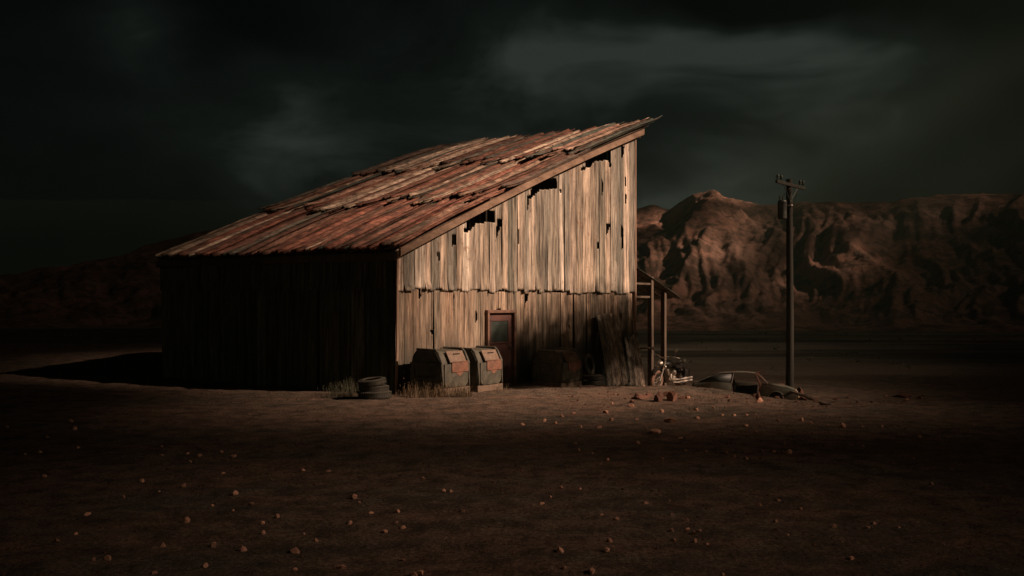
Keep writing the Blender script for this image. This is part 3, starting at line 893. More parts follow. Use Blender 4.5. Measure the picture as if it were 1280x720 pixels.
# ------------------------------------------------------------------ motorcycle (front at -x, rear at +x in local frame)
bx, by = (820-640)/F*32.2, 32.2
moto = empty('motorcycle', 'old chrome cruiser motorcycle parked beyond the right corner of the barn', 'motorcycle', (bx, by, zg(bx, by)), BROT-R(3))
def wheel(xc, rr, wd, name_mat):
    m = MB(); ri = rr-0.10
    m.lathe([(ri, -wd*0.4), (ri+0.03, -wd*0.5), (rr-0.03, -wd*0.42), (rr, -wd*0.15), (rr, wd*0.15), (rr-0.03, wd*0.42), (ri+0.03, wd*0.5), (ri, wd*0.4)], 36, 'Y', (xc, 0, rr), closed=True)
    w = m.build('wheel', name_mat, moto)
    m = MB()
    m.lathe([(ri-0.02, -wd*0.35), (ri+0.005, -wd*0.4), (ri+0.005, wd*0.4), (ri-0.02, wd*0.35)], 36, 'Y', (xc, 0, rr), closed=True)
    m.lathe([(0.0, -0.07), (0.035, -0.07), (0.045, -0.02), (0.045, 0.02), (0.035, 0.07), (0, 0.07)], 16, 'Y', (xc, 0, rr))
    m.build('rim', M['chrome'], w)
    m = MB()
    for k in range(18):
        a = 2*math.pi*k/18; s = 0.05 if k % 2 else -0.05
        m.tube([(xc+0.04*math.cos(a+.3), s, rr+0.04*math.sin(a+.3)), (xc+(ri-.01)*math.cos(a), 0, rr+(ri-.01)*math.sin(a))], 0.004, 4)
    m.build('spokes', M['chrome'], w)
wheel(0.0, 0.335, 0.12, M['dustyrubber']); wheel(1.52, 0.32, 0.15, M['dustyrubber'])
def fender(xc, rr, a0, a1, wd, nm):
    m = MB(); rows = []
    for i in range(15):
        a = R(a0+(a1-a0)*i/14)
        rows.append([(xc+(rr+h)*math.cos(a), yy, rr-0.0+(rr+h)*math.sin(a)) for yy, h in ((-wd, -0.02), (-wd*.8, .03), (0, .05), (wd*.8, .03), (wd, -0.02))])
    m.sheet(rows); m.build(nm, M['black'], moto, normals=False, solid=0.006)
fender(0.0, 0.345, 15, 150, 0.075, 'front_fender'); fender(1.52, 0.335, -5, 150, 0.095, 'rear_fender')
for s in (-1, 1):
    m = MB(); m.tube([(0.0, s*0.10, 0.33), (0.20, s*0.10, 0.72), (0.30, s*0.10, 0.95)], [0.030, 0.026, 0.022], 10); m.build('fork', M['chrome'], moto)
m = MB(); m.lathe([(0.0, 0.10), (0.05, 0.09), (0.085, 0.04), (0.095, -0.02), (0.09, -0.03), (0, -0.032)], 20, 'X', (0.14, 0, 0.84), Matrix.Rotation(R(180), 3, 'X'))
hl = m.build('headlight', M['chrome'], moto)
for s in (-1, 1):
    m = MB(); m.lathe([(0.0, 0.045), (0.035, 0.035), (0.045, 0), (0, -0.005)], 12, 'X', (0.16, s*0.17, 0.76), Matrix.Rotation(R(180), 3, 'X')); m.build('spot_lamp', M['chrome'], moto)
m = MB(); m.tube([(0.58, 0.42, 1.02), (0.44, 0.40, 1.05), (0.32, 0.22, 1.08), (0.30, 0, 1.0), (0.32, -0.22, 1.08), (0.44, -0.40, 1.05), (0.58, -0.42, 1.02)], 0.014, 8); m.build('handlebar', M['chrome'], moto)
for s in (-1, 1):
    m = MB(); m.tube([(0.40, s*0.34, 1.06), (0.36, s*0.38, 1.22)], 0.006, 6); m.lathe([(0, -.008), (0.05, -.006), (0.05, .006), (0, .008)], 14, 'X', (0.36, s*0.39, 1.26)); m.build('mirror', M['chrome'], moto)
m = MB(); m.lathe([(0.0, -0.30), (0.07, -0.27), (0.12, -0.16), (0.135, 0.0), (0.115, 0.15), (0.06, 0.25), (0, 0.27)], 20, 'X', (0.66, 0, 0.80)); tank = m.build('fuel_tank', M['black'], moto)
m = MB(); m.box((1.10, 0, 0.71), (0.46, 0.30, 0.10), bev=0.04); m.box((1.38, 0, 0.77), (0.26, 0.24, 0.09), Matrix.Rotation(R(-10), 3, 'Y'), 0.03); m.build('seat', M['black'], moto)
m = MB(); m.tube([(0.33, 0, 0.90), (0.45, 0, 0.60), (0.50, 0, 0.26), (0.95, 0, 0.22), (1.20, 0, 0.35), (1.15, 0, 0.62), (0.8, 0, 0.70), (0.34, 0, 0.86)], 0.022, 8)
for s in (-1, 1): m.tube([(1.0, s*0.10, 0.30), (1.52, s*0.12, 0.32)], 0.02, 6); m.tube([(1.18, s*0.13, 0.68), (1.50, s*0.13, 0.34)], 0.024, 8)
m.build('frame', M['black'], moto)
m = MB(); m.box((0.78, 0, 0.34), (0.38, 0.22, 0.24), bev=0.05)
m.lathe([(0.0, -.17), (0.09, -.165), (0.11, -.14), (0.11, .14), (0.09, .165), (0, .17)], 20, 'Y', (0.86, 0, 0.34))
for a_, xx in ((-24, 0.68), (22, 0.88)):
    rot = Matrix.Rotation(R(a_), 3, 'Y')
    for k in range(7):
        p = Vector((xx, 0, 0.42)) + rot @ Vector((0, 0, 0.028*k)); m.lathe([(0, -.007), (0.085, -.007), (0.085, .007), (0, .007)], 16, 'Z', p, rot)
    p = Vector((xx, 0, 0.42)) + rot @ Vector((0, 0, 0.1)); m.lathe([(0, -.1), (0.065, -.1), (0.065, .13), (0.04, .15), (0, .15)], 14, 'Z', p, rot)
m.lathe([(0, -.02), (.07, -.02), (.08, 0), (.06, .03), (0, .035)], 18, 'Y', (0.79, -0.17, 0.55))
m.build('engine', M['engine'], moto)
for s, z in ((-1, 0.24), (-1, 0.33), (1, 0.24)):
    m = MB(); m.tube([(0.66, s*0.12, 0.50), (0.56, s*0.16, 0.40), (0.66, s*0.19, z+.02), (1.05, s*0.20, z), (1.12, s*0.20, z), (1.85, s*0.21, z+0.02)], [.022, .022, .024, .026, .045, .042], 12); m.build('exhaust_pipe', M['chrome'], moto)
m = MB(); m.box((1.46, -0.21, 0.53), (0.34, 0.12, 0.24), bev=0.035); m.build('saddlebag', M['black'], moto)
m = MB(); m.lathe([(0, 0.03), (0.035, 0.02), (0.04, 0), (0, -0.005)], 12, 'X', (1.86, 0, 0.62)); m.build('tail_light', M['rustmetal'], moto)
m = MB(); m.tube([(0.75, 0.12, 0.24), (0.80, 0.30, 0.01)], 0.012, 6); m.build('kickstand', M['black'], moto)
moto.scale = (1.08, 1.08, 1.08)
moto.rotation_euler = (R(4), 0, BROT-R(3))

# ------------------------------------------------------------------ wrecked car (nose +x)
carY = 41.5
cxw, cyw = (930-640)/F*carY, carY
car = empty('wrecked_car', 'rusting green fastback car without its near door, half sunk in the dirt', 'car', (cxw, cyw, -1.98), R(-14))
car.rotation_euler = (R(-2), R(1.5), R(-14))
W2 = 0.80
def arch(cx, r, z0, n=9):
    return [(cx + r*math.cos(math.pi - math.pi*k/n), z0 + r*math.sin(math.pi*k/n)) for k in range(n+1)]
def side(mb, outline, s, th=0.05):
    mb.prism(outline, s*W2 if s < 0 else s*W2-th, s*W2+th if s < 0 else s*W2, 0.012)
rear_q = [(-2.10, 0.34), (-1.72, 0.28)] + arch(-1.32, 0.36, 0.28)[1:] + [(-0.55, 0.26), (-0.52, 0.90), (-1.2, 0.92), (-2.0, 0.84), (-2.14, 0.60)]
front_f = [(0.55, 0.26), (0.86, 0.26)] + arch(1.28, 0.37, 0.28)[0:] + [(1.98, 0.28), (2.10, 0.40), (2.08, 0.70), (1.55, 0.84), (0.62, 0.90)]
for s in (-1, 1):
    m = MB(); side(m, rear_q, s); q = m.build('rear_quarter', M['carpaint'], car)
    m = MB(); side(m, front_f, s); m.build('front_fender', M['carpaint'], car)
    for cx_w in (-1.32, 1.28):
        m = MB(); m.tube([(x_, s*(W2+0.005), z_) for x_, z_ in arch(cx_w, 0.365, 0.28, 14)], 0.022, 6); m.build('arch_lip', M['carlight'] if cx_w < 0 else M['carpaint'], car)
m = MB(); side(m, [(-0.50, 0.28), (0.52, 0.28), (0.54, 0.90), (-0.50, 0.90)], 1); m.build('door', M['carpaint'], car)
def strip(name, prof, mat, w0=W2, th=0.02, crown=0.03):
    m = MB(); rows = []
    for (x_, z_, w_) in prof:
        rows.append([(x_, w_*u, z_ - crown*(u*u)) for u in (-1, -0.85, -0.5, 0, 0.5, 0.85, 1)])
    m.sheet(rows); return m.build(name, mat, car, normals=False, angle=40, solid=th)
strip('hood', [(0.92, 0.94, 0.74), (1.3, 0.91, 0.76), (1.7, 0.86, 0.76), (2.0, 0.77, 0.74), (2.10, 0.66, 0.73)], M['carpaint'])
strip('nose_panel', [(2.11, 0.66, 0.74), (2.15, 0.5, 0.76), (2.13, 0.34, 0.76)], M['carlight'])
strip('roof', [(-1.45, 1.12, 0.58), (-1.0, 1.30, 0.60), (-0.5, 1.37, 0.62), (0.0, 1.39, 0.62), (0.38, 1.36, 0.62), (0.50, 1.33, 0.62)], M['carpaint'])
strip('tailgate', [(-2.12, 0.80, 0.72), (-1.95, 0.90, 0.70)], M['carpaint'])
strip('rear_window', [(-1.95, 0.90, 0.66), (-1.46, 1.11, 0.58)], M['glass_dark'], crown=0.01)
strip('tail_panel', [(-2.15, 0.36, 0.76), (-2.17, 0.58, 0.76), (-2.13, 0.79, 0.74)], M['carpaint'])
for s in (-1, 1):
    m = MB()
    m.tube([(0.50, s*0.60, 1.33), (0.72, s*0.66, 1.14), (0.94, s*0.74, 0.92)], 0.026, 6)
    m.build('windscreen_pillar', M['rustmetal'], car)
    m = MB(); m.tube([(-0.45, s*0.62, 1.34), (-0.52, s*0.74, 0.90)], 0.03, 6); m.build('door_pillar', M['carpaint'], car)
    m = MB(); m.tube([(-1.98, s*0.70, 0.88), (-1.46, s*0.60, 1.10), (-1.0, s*0.61, 1.28), (-0.45, s*0.63, 1.34), (0.1, s*0.63, 1.36), (0.5, s*0.61, 1.33)], 0.024, 6); m.build('roof_rail', M['carpaint'], car)
    m = MB(); m.sheet([[(-1.85, s*0.73, 0.90), (-1.2, s*0.755, 0.915), (-0.58, s*0.755, 0.91)], [(-1.50, s*0.62, 1.08), (-1.05, s*0.62, 1.25), (-0.5, s*0.635, 1.31)]]); m.build('side_window', M['glass_dark'], car, solid=0.01)
    m = MB(); m.lathe([(0, 0.05), (0.05, 0.045), (0.085, 0.02), (0.10, -0.03), (0.10, -0.06), (0, -0.062)], 18, 'X', (2.10, s*0.60, 0.62)); m.build('headlight', M['carlight'], car)
m = MB(); m.sheet([[(0.55, -0.60, 1.30), (0.55, 0.0, 1.33), (0.55, 0.60, 1.30)], [(0.93, -0.72, 0.94), (0.97, 0, 0.95), (0.93, 0.72, 0.94)]]); m.build('windscreen', M['glass_dark'], car, solid=0.01)
m = MB(); m.box((0.50, 0.1, 1.37), (0.34, 0.5, 0.02), Matrix.Rotation(R(-14), 3, 'Y')); m.box((0.62, -0.45, 1.40), (0.36, 0.12, 0.02), Matrix.Rotation(R(-18), 3, 'Y')); m.build('peeled_roof_edge', M['rustmetal'], car)
m = MB(); m.box((0, 0, 0.22), (3.9, 1.44, 0.06)); m.box((0.62, 0, 0.6), (0.05, 1.44, 0.62)); m.box((-0.75, 0, 0.5), (0.05, 1.44, 0.5)); m.build('floor_pan', M['rustmetal'], car)
for s in (-1, 1):
    m = MB(); m.box((-0.15, s*0.36, 0.45), (0.48, 0.46, 0.16), bev=0.04); m.box((-0.42, s*0.36, 0.75), (0.12, 0.44, 0.55), Matrix.Rotation(R(-14), 3, 'Y'), 0.04); m.build('seat', M['black'], car)
for cx_w in (-1.32, 1.28):
    for s in (-1, 1):
        m = MB(); m.lathe([(0, -.05), (0.16, -.05), (0.18, -.03), (0.28, -.08), (0.30, -.04), (0.30, .06), (0.26, .08), (0, .06)], 24, 'Y', (cx_w, s*0.66, 0.28)); m.build('wheel', M['tyre'], car)
m = MB(); m.tube([(2.18, -0.78, 0.40), (2.24, -0.4, 0.41), (2.25, 0.4, 0.41), (2.18, 0.78, 0.40)], 0.045, 8); m.build('bumper', M['carlight'], car)
m = MB(); m.tube([(-2.18, -0.78, 0.42), (-2.24, -0.4, 0.43), (-2.24, 0.4, 0.43), (-2.18, 0.78, 0.42)], 0.045, 8); m.build('bumper', M['carlight'], car)

# bent strut standing by the open side of the wreck
x, y = px2ground(948, 497)
m = MB(); m.tube([(0, 0, -0.05), (0.05, 0, 0.35), (-0.06, 0.03, 0.62)], [0.03, 0.025, 0.02], 6)
o = m.build('bent_strut', M['rustmetal']); o.location = (x, y, zfine(x, y)); tag(o, 'short bent metal strut sticking up from the dirt before the wreck', 'scrap metal')

# ------------------------------------------------------------------ utility pole
PY = 45.0; PXw = (987-640)/F*PY
pz = zg(PXw, PY)
ph = 2.3 + (HOR-224)/F*PY - pz
pole = empty('utility_pole', 'tall wooden utility pole with tilted crossarm and transformer rising behind the wreck', 'utility pole', (PXw, PY, pz), 0)
m = MB(); m.tube([(0.0, 0, -0.6), (0, 0, 0), (0.02, 0, ph*0.33), (0.0, 0, ph*0.66), (-0.02, 0, ph)], [0.19, 0.185, 0.168, 0.15, 0.135], 16); m.build('pole', M['pole'], pole)
ad = Vector((0.76, 0.65, -0.07)).normalized()
rot = Matrix((ad, ad.cross(Vector((0, 0, 1))).normalized()*-1, Vector((0, 0, 1)))).transposed()
az_ = ph-0.28
m = MB(); m.box(Vector((0.0, -0.16, az_)), (2.2, 0.11, 0.14), rot, 0.01); m.build('crossarm', M['pole'], pole)
for k in (-1.0, -0.72, 0.75, 1.0):
    p = Vector((0, -0.16, az_+0.07)) + ad*k
    m = MB(); m.lathe([(0, 0), (0.02, 0), (0.02, 0.07), (0.065, 0.08), (0.07, 0.12), (0.045, 0.14), (0.06, 0.17), (0.055, 0.23), (0.03, 0.26), (0, 0.26)], 12, 'Z', p); m.build('insulator', M['ceramic'], pole)
for k in (-0.6, 0.6):
    p = Vector((0, -0.16, az_)) + ad*k
    m = MB(); m.tube([p, (0.0, -0.14, az_-0.75)], 0.018, 6); m.build('brace', M['greymetal'], pole)
m = MB(); m.lathe([(0, -0.42), (0.17, -0.42), (0.20, -0.38), (0.20, 0.34), (0.21, 0.36), (0.18, 0.42), (0.06, 0.46), (0, 0.46)], 20, 'Z', (-0.36, -0.10, ph-1.40))
m.box((-0.16, -0.03, ph-1.20), (0.18, 0.10, 0.06)); m.box((-0.16, -0.03, ph-1.62), (0.18, 0.10, 0.06))
trf = m.build('transformer', M['greymetal'], pole)
for k in (-0.08, 0.08):
    m = MB(); m.lathe([(0, 0), (0.03, 0), (0.05, 0.03), (0.03, 0.06), (0.05, 0.09), (0.03, 0.12), (0.04, 0.15), (0, 0.2)], 10, 'Z', (-0.40+k, -0.10+k*0.4, ph-0.95)); m.build('bushing', M['ceramic'], trf)
m = MB(); m.tube([(-0.32, -0.12, ph-0.78), (-0.15, -0.3, ph-0.5), (0.1, -0.2, ph-0.32)], 0.012, 5); m.tube([(0.1, -0.17, ph-1.25), (0.25, -0.3, ph-0.7), (0.35, -0.2, ph-0.35)], 0.014, 5); m.build('cable', M['greymetal'], pole)
m = MB(); m.lathe([(0.156, -0.03), (0.165, -0.02), (0.165, 0.02), (0.156, 0.03)], 16, 'Z', (0, 0, ph-1.2), closed=True); m.build('band', M['chrome'], pole)

# fallen plank running off from the wreck
ax_, ay_ = px2ground(1034, 507); bx_, by_ = (990-640)/F*40.5, 40.5
za = zfine(ax_, ay_); zb_ = CAMZ + (HOR-490)/F*by_
m = MB(); d = Vector((bx_-ax_, by_-ay_, zb_-za)); L = d.length
m.box((L/2, 0, 0), (L, 0.16, 0.07), bev=0.01)
o = m.build('fallen_plank', M['beam']); o.location = (ax_, ay_, za+0.02)
o.rotation_euler = d.to_track_quat('X', 'Z').to_euler()
tag(o, 'long dark plank sloping down to the ground right of the wreck', 'plank')

# ------------------------------------------------------------------ stones
def rock_mesh(seed, sub=1, flat=0.7, rough=0.35):
    b = bmesh.new(); bmesh.ops.create_icosphere(b, subdivisions=sub, radius=0.5)
    rnd = random.Random(seed)
    sx, sy, sz = rnd.uniform(0.8, 1.2), rnd.uniform(0.6, 1.0), rnd.uniform(0.55, 0.95)*flat/0.7
    for v in b.verts:
        n = 1 + rough*noise.noise(v.co*2.3 + Vector((seed*3.1, 0, 0))) + (rnd.uniform(-0.12, 0.12) if sub == 1 else 0)
        v.co = Vector((v.co.x*sx*n, v.co.y*sy*n, v.co.z*sz*n))
        # chisel a few facets
    for _ in range(4):
        nn = Vector((rnd.uniform(-1, 1), rnd.uniform(-1, 1), rnd.uniform(-0.2, 1))).normalized()
        res = bmesh.ops.bisect_plane(b, geom=b.verts[:]+b.edges[:]+b.faces[:], plane_co=nn*rnd.uniform(0.15, 0.33), plane_no=nn, clear_outer=True)
        ed = [e for e in res['geom_cut'] if isinstance(e, bmesh.types.BMEdge)]
        if ed:
            try: bmesh.ops.edgeloop_fill(b, edges=ed)
            except Exception: pass
    me = bpy.data.meshes.new('stone'); b.to_mesh(me); b.free()
    return me
RM = [rock_mesh(k) for k in range(14)]
for me in RM: me.materials.append(M['stone'])
LEFT = [(178,92,8),(185,112,8),(18,107,6),(62,175,8),(100,170,6),(195,158,6),(118,132,6),(405,156,5),(403,178,8),(470,172,7),(475,193,7),(498,177,8),(553,169,8),(583,182,8),(557,222,9),(110,230,8),(355,244,9),(458,254,9),(588,275,11),(628,297,10),(757,215,6),(820,219,5),(398,267,6),(310,283,6),(884,284,9),(898,296,8),(928,323,7),(994,319,11),(990,344,8),(1007,360,8),(1110,265,9),(1126,269,8),(1155,317,9),(1057,236,6),(1162,174,5),(465,342,13),(693,331,7),(654,348,9),(658,372,9),(530,304,7),(218,326,7),(190,374,9),(142,391,10),(406,405,9),(535,408,9),(608,412,14),(270,436,14),(387,469,16),(512,456,13),(738,418,12),(738,462,9),(790,391,7),(873,349,11),(964,370,10),(760,374,6),(855,462,9),(1008,438,10),(1033,475,13),(1053,474,12),(1132,395,6),(583,317,6),(235,440,6)]
RIGHT = [(82,91,8),(108,95,12),(125,80,6),(153,72,7),(172,106,8),(218,106,11),(233,68,12),(247,88,9),(296,52,10),(313,87,10),(250,49,6),(25,100,10),(24,220,5),(158,148,9),(168,165,9),(200,173,6),(238,188,9),(312,147,9),(333,107,6),(362,118,12),(374,68,8),(398,91,12),(376,185,9),(435,166,7),(461,63,9),(420,135,6),(463,83,7),(437,34,8),(484,167,9),(526,77,7),(536,171,7),(555,77,7),(585,75,9),(608,75,7),(585,104,6),(504,58,5),(540,30,7),(618,42,10),(680,148,11),(694,170,10),(654,168,7),(625,168,7),(611,118,6),(665,90,7),(724,87,12),(748,97,6),(825,104,9),(790,102,5),(848,152,7),(875,105,6),(878,156,6),(925,105,7),(1018,133,7),(585,186,10),(554,180,7),(123,259,9),(170,264,7),(75,300,8),(95,283,6),(225,327,7),(260,336,11),(120,412,16),(243,391,13),(235,415,12),(130,463,11),(200,467,12),(334,297,8),(394,293,5),(400,326,7),(435,340,8),(468,366,8),(455,376,7),(458,393,9),(440,362,5),(487,400,8),(400,368,7),(405,390,6),(616,303,7),(665,291,6),(722,311,8),(660,343,8),(804,358,9),(905,346,12),(967,359,8),(888,360,6),(848,433,10),(825,395,7),(527,476,8),(690,375,6),(1100,213,6),(1048,248,6),(1080,402,4),(1020,34,7),(1030,30,6),(985,40,7),(935,30,5),(1154,103,7),(1004,186,6)]
GRP = {
 'near_left': ('loose reddish stone lying in the dim foreground dirt, left half', 'loose stones in the left foreground'),
 'near_right': ('loose reddish stone lying in the dim foreground dirt, right half', 'loose stones in the right foreground'),
 'far_left': ('small stone scattered on the dirt before the dark wall', 'small stones before the dark wall'),
 'far_right': ('small lit stone scattered between the barn door and the wreck', 'small stones between barn and wreck'),
}
rnd = random.Random(99)
for lst, ox in ((LEFT, 0), (RIGHT, 640)):
    for (a, b, s) in lst:
        px, py = ox + a/2, 480 + b/2
        if py > 722: continue
        x, y = px2ground(px, py+s*0.2)
        sz = s/2*rnd.choice((1.5, 1.8, 2.2))*y/F
        o = bpy.data.objects.new('stone', RM[rnd.randrange(len(RM))]); COL.objects.link(o)
        o.scale = (sz*rnd.uniform(1.0, 1.35), sz*rnd.uniform(0.9, 1.2), sz*rnd.uniform(0.9, 1.3))
        o.rotation_euler = (rnd.uniform(-.3, .3), rnd.uniform(-.3, .3), rnd.uniform(0, 6.28))
        o.location = (x, y, zfine(x, y)+sz*rnd.uniform(0.0, 0.2))
        key = ('near_' if py > 590 else 'far_')+('left' if ox == 0 else 'right')
        tag(o, GRP[key][0], 'stone', GRP[key][1])
# boulders
BL = [(801, 500, 20, 9, 'low dark boulder at the left end of the rock cluster before the motorcycle'),
      (824, 502, 22, 14, 'broad dark boulder in the middle of the rock cluster before the motorcycle'),
      (842, 502, 18, 16, 'upright blocky dark boulder, right end of the cluster before the motorcycle'),
      (978, 491, 26, 16, 'rounded reddish clod of earth under the nose of the wreck'),
      (998, 497, 26, 12, 'flat reddish clod of earth right of the nose of the wreck'),
      (1128, 497, 26, 7, 'low dark rock far right beyond the plank'),
      (949, 500, 7, 12, 'narrow standing stone just below the open door of the wreck')]
for k, (px, py, w, h, lb) in enumerate(BL):
    me = rock_mesh(40+k, 3, 0.9, 0.55); me.name = 'boulder'; me.materials.append(M['boulder'])
    x, y = px2ground(px, py); sc = y/F
    o = bpy.data.objects.new('boulder', me); COL.objects.link(o)
    o.scale = (w*sc*1.1, w*sc*0.8, h*sc*1.35); o.rotation_euler = (0, 0, k*1.1); o.location = (x, y+w*sc*0.3, zfine(x, y)+h*sc*0.25)
    tag(o, lb, 'rock')
# heap of clods against the nose of the wreck
CM = []
for k in range(4):
    me = rock_mesh(60+k, 2, 0.8, 0.5); me.name = 'clod'; me.materials.append(M['boulder']); CM.append(me)
rnd = random.Random(44)
for (px, py, w) in ((944, 496, 8), (953, 493, 11), (961, 496, 9), (968, 492, 12), (972, 498, 8), (985, 499, 11), (990, 494, 14), (1004, 500, 10), (1012, 498, 8), (1020, 502, 7), (960, 501, 6), (996, 503, 6), (1046, 500, 8), (1060, 498, 6), (812, 496, 9), (834, 495, 10), (852, 499, 8), (790, 503, 8)):
    x, y = px2ground(px, py); sc = y/F*w
    o = bpy.data.objects.new('clod', CM[rnd.randrange(4)]); COL.objects.link(o)
    o.scale = (sc*1.3, sc, sc*0.9); o.rotation_euler = (0, 0, rnd.random()*6.28); o.location = (x, y, zfine(x, y)+sc*0.12)
    if px > 900: tag(o, 'small crumbly clod of earth heaped round the nose of the wreck', 'rock', 'clods by the wreck')
    else: tag(o, 'small crumbly clod beside the boulders in front of the motorcycle', 'rock', 'clods by the boulders')
# gravel, one object
m = MB(); rnd = random.Random(5)
def grit(n, fx, fy, smin, smax):
    c = 0
    while c < n:
        x, y = fx(), fy(); 
        if noise.noise(Vector((x*0.35, y*0.35, 8)))+rnd.uniform(-.3, .3) < 0.02: continue
        # keep clear of the barn
        dx, dy = x-AX, y-AY; X = dx*UX+dy*UY; Y = dx*VX+dy*VY
        if X > -0.1 and Y > -0.1 and X < 13.2 and Y < 9.7: continue
        z = zfine(x, y); s = smin+(smax-smin)*rnd.random()**3
        pts = [Vector((rnd.uniform(-1, 1), rnd.uniform(-1, 1), rnd.uniform(-0.3, 0.2)))*s for _ in range(3)]
        top = Vector((rnd.uniform(-.4, .4), rnd.uniform(-.4, .4), rnd.uniform(0.5, 0.9)))*s
        a = rnd.random()*6.28
        ring = [Vector((math.cos(a+q*1.57+rnd.uniform(-.4, .4))*s, math.sin(a+q*1.57+rnd.uniform(-.4, .4))*s*0.8, -0.2*s)) for q in range(4)]
        P0 = Vector((x, y, z)); vt = m.bm.verts.new(P0+top); vt2 = m.bm.verts.new(P0+top*0.8+Vector((s*.4, 0, 0)))
        vr = [m.bm.verts.new(P0+q) for q in ring]
        m.bm.faces.new((vr[0], vr[1], vt)); m.bm.faces.new((vr[1], vr[2], vt2, vt)); m.bm.faces.new((vr[2], vr[3], vt2)); m.bm.faces.new((vr[3], vr[0], vt, vt2))
        c += 1
grit(9000, lambda: rnd.uniform(-9, 14), lambda: rnd.uniform(8, 40), 0.008, 0.032)
grit(500, lambda: rnd.uniform(1, 14), lambda: rnd.uniform(22, 37), 0.03, 0.075)
gr = m.build('gravel', M['boulder'], None, smooth=False, normals=False)
tag(gr, 'fine gravel and grit strewn over the bare dirt', 'gravel', kind='stuff')

# ------------------------------------------------------------------ dry grass
def blades(mb, cx, cy, n, rx, ry, h0, h1, seed, lean=0.35):
    rnd = random.Random(seed)
    for _ in range(n):
        a = rnd.random()*6.28; q = math.sqrt(rnd.random())
        x = cx+math.cos(a)*q*rx; y = cy+math.sin(a)*q*ry; z = zfine(x, y)-0.02
        h = rnd.uniform(h0, h1)*(1-0.4*q); d = rnd.random()*6.28; l = rnd.uniform(0.05, lean)*h; w = rnd.uniform(0.002, 0.0055)
        dx, dy = math.cos(d), math.sin(d); px_, py_ = -dy*w, dx*w
        p = [(x, y, z), (x+dx*l*.25, y+dy*l*.25, z+h*.5), (x+dx*l, y+dy*l, z+h)]
        v = [mb.bm.verts.new((p[0][0]-px_, p[0][1]-py_, p[0][2])), mb.bm.verts.new((p[0][0]+px_, p[0][1]+py_, p[0][2])),
             mb.bm.verts.new((p[1][0]+px_*.7, p[1][1]+py_*.7, p[1][2])), mb.bm.verts.new((p[1][0]-px_*.7, p[1][1]-py_*.7, p[1][2])), mb.bm.verts.new(p[2])]
        mb.bm.faces.new((v[0], v[1], v[2], v[3])); mb.bm.faces.new((v[3], v[2], v[4]))
        if rnd.random() < 0.3:
            for s in range(3):
                zz = h*(0.75+0.08*s); k = 0.75+0.08*s
                a1 = rnd.random()*6.28; qx, qy = math.cos(a1)*.012, math.sin(a1)*.012
                b0_ = (x+dx*l*k, y+dy*l*k, z+zz)
                vv = [mb.bm.verts.new(b0_), mb.bm.verts.new((b0_[0]+qx, b0_[1]+qy, b0_[2]+.02)), mb.bm.verts.new((b0_[0]+qx*.6, b0_[1]+qy*.6, b0_[2]+.04))]
                mb.bm.faces.new(vv)
M['grass'] = plain('dry_grass', (0.20, 0.13, 0.075), (0.11, 0.085, 0.05), 0.9, 2, bump=0)
M['grass_dark'] = plain('grey_grass', (0.13, 0.12, 0.075), (0.08, 0.08, 0.05), 0.9, 2, bump=0)
m = MB(); cx, cy = px2ground(432, 496)
blades(m, cx, cy+0.2, 320, 0.5, 0.35, 0.25, 0.62, 1); blades(m, cx-0.35, cy+0.25, 90, 0.5, 0.3, 0.1, 0.4, 2)
o = m.build('dry_grass', M['grass_dark'], None, smooth=False, normals=False); tag(o, 'clump of dry grey grass left of the tyre pile', 'grass', kind='stuff')
m = MB()
for k, (X, Y, n, r, h) in enumerate(((0.1, -1.75, 420, 0.45, 0.50), (-0.35, -1.2, 300, 0.5, 0.55), (0.25, -2.0, 160, 0.4, 0.25), (3.2, -0.7, 160, 0.5, 0.30), (3.6, -0.4, 200, 0.5, 0.34),
                                  (5.0, -0.4, 160, 0.5, 0.26), (5.6, -0.6, 120, 0.4, 0.24), (2.1, -1.7, 60, 0.5, 0.14), (-0.1, -0.5, 150, 0.35, 0.3))):
    x, y = b2w(X, Y); blades(m, x, y, n, r, r*0.6, h*0.35, h, 20+k)
o = m.build('dry_grass', M['grass'], None, smooth=False, normals=False); tag(o, 'sparse dry grass around the bins and the foot of the lit wall', 'grass', kind='stuff')
m = MB()
for k, (X, Y, n, r, h) in enumerate(((9.8, -1.3, 200, 0.6, 0.34), (11.0, -1.35, 260, 0.7, 0.40), (12.2, -1.2, 200, 0.6, 0.34), (8.6, -1.1, 120, 0.5, 0.26), (13.2, -0.8, 120, 0.6, 0.3))):
    x, y = b2w(X, Y); blades(m, x, y, n, r, r*0.6, h*0.35, h, 40+k)
rnd = random.Random(77)
for k in range(16):
    px = rnd.uniform(840, 1120); py = rnd.uniform(484, 520); x, y = px2ground(px, py); blades(m, x, y, 14, 0.15, 0.12, 0.08, 0.22, 60+k)
o = m.build('dry_grass', M['grass_dark'], None, smooth=False, normals=False); tag(o, 'dark scrubby grass at the feet of the leaning sheets and by the wreck', 'grass', kind='stuff')

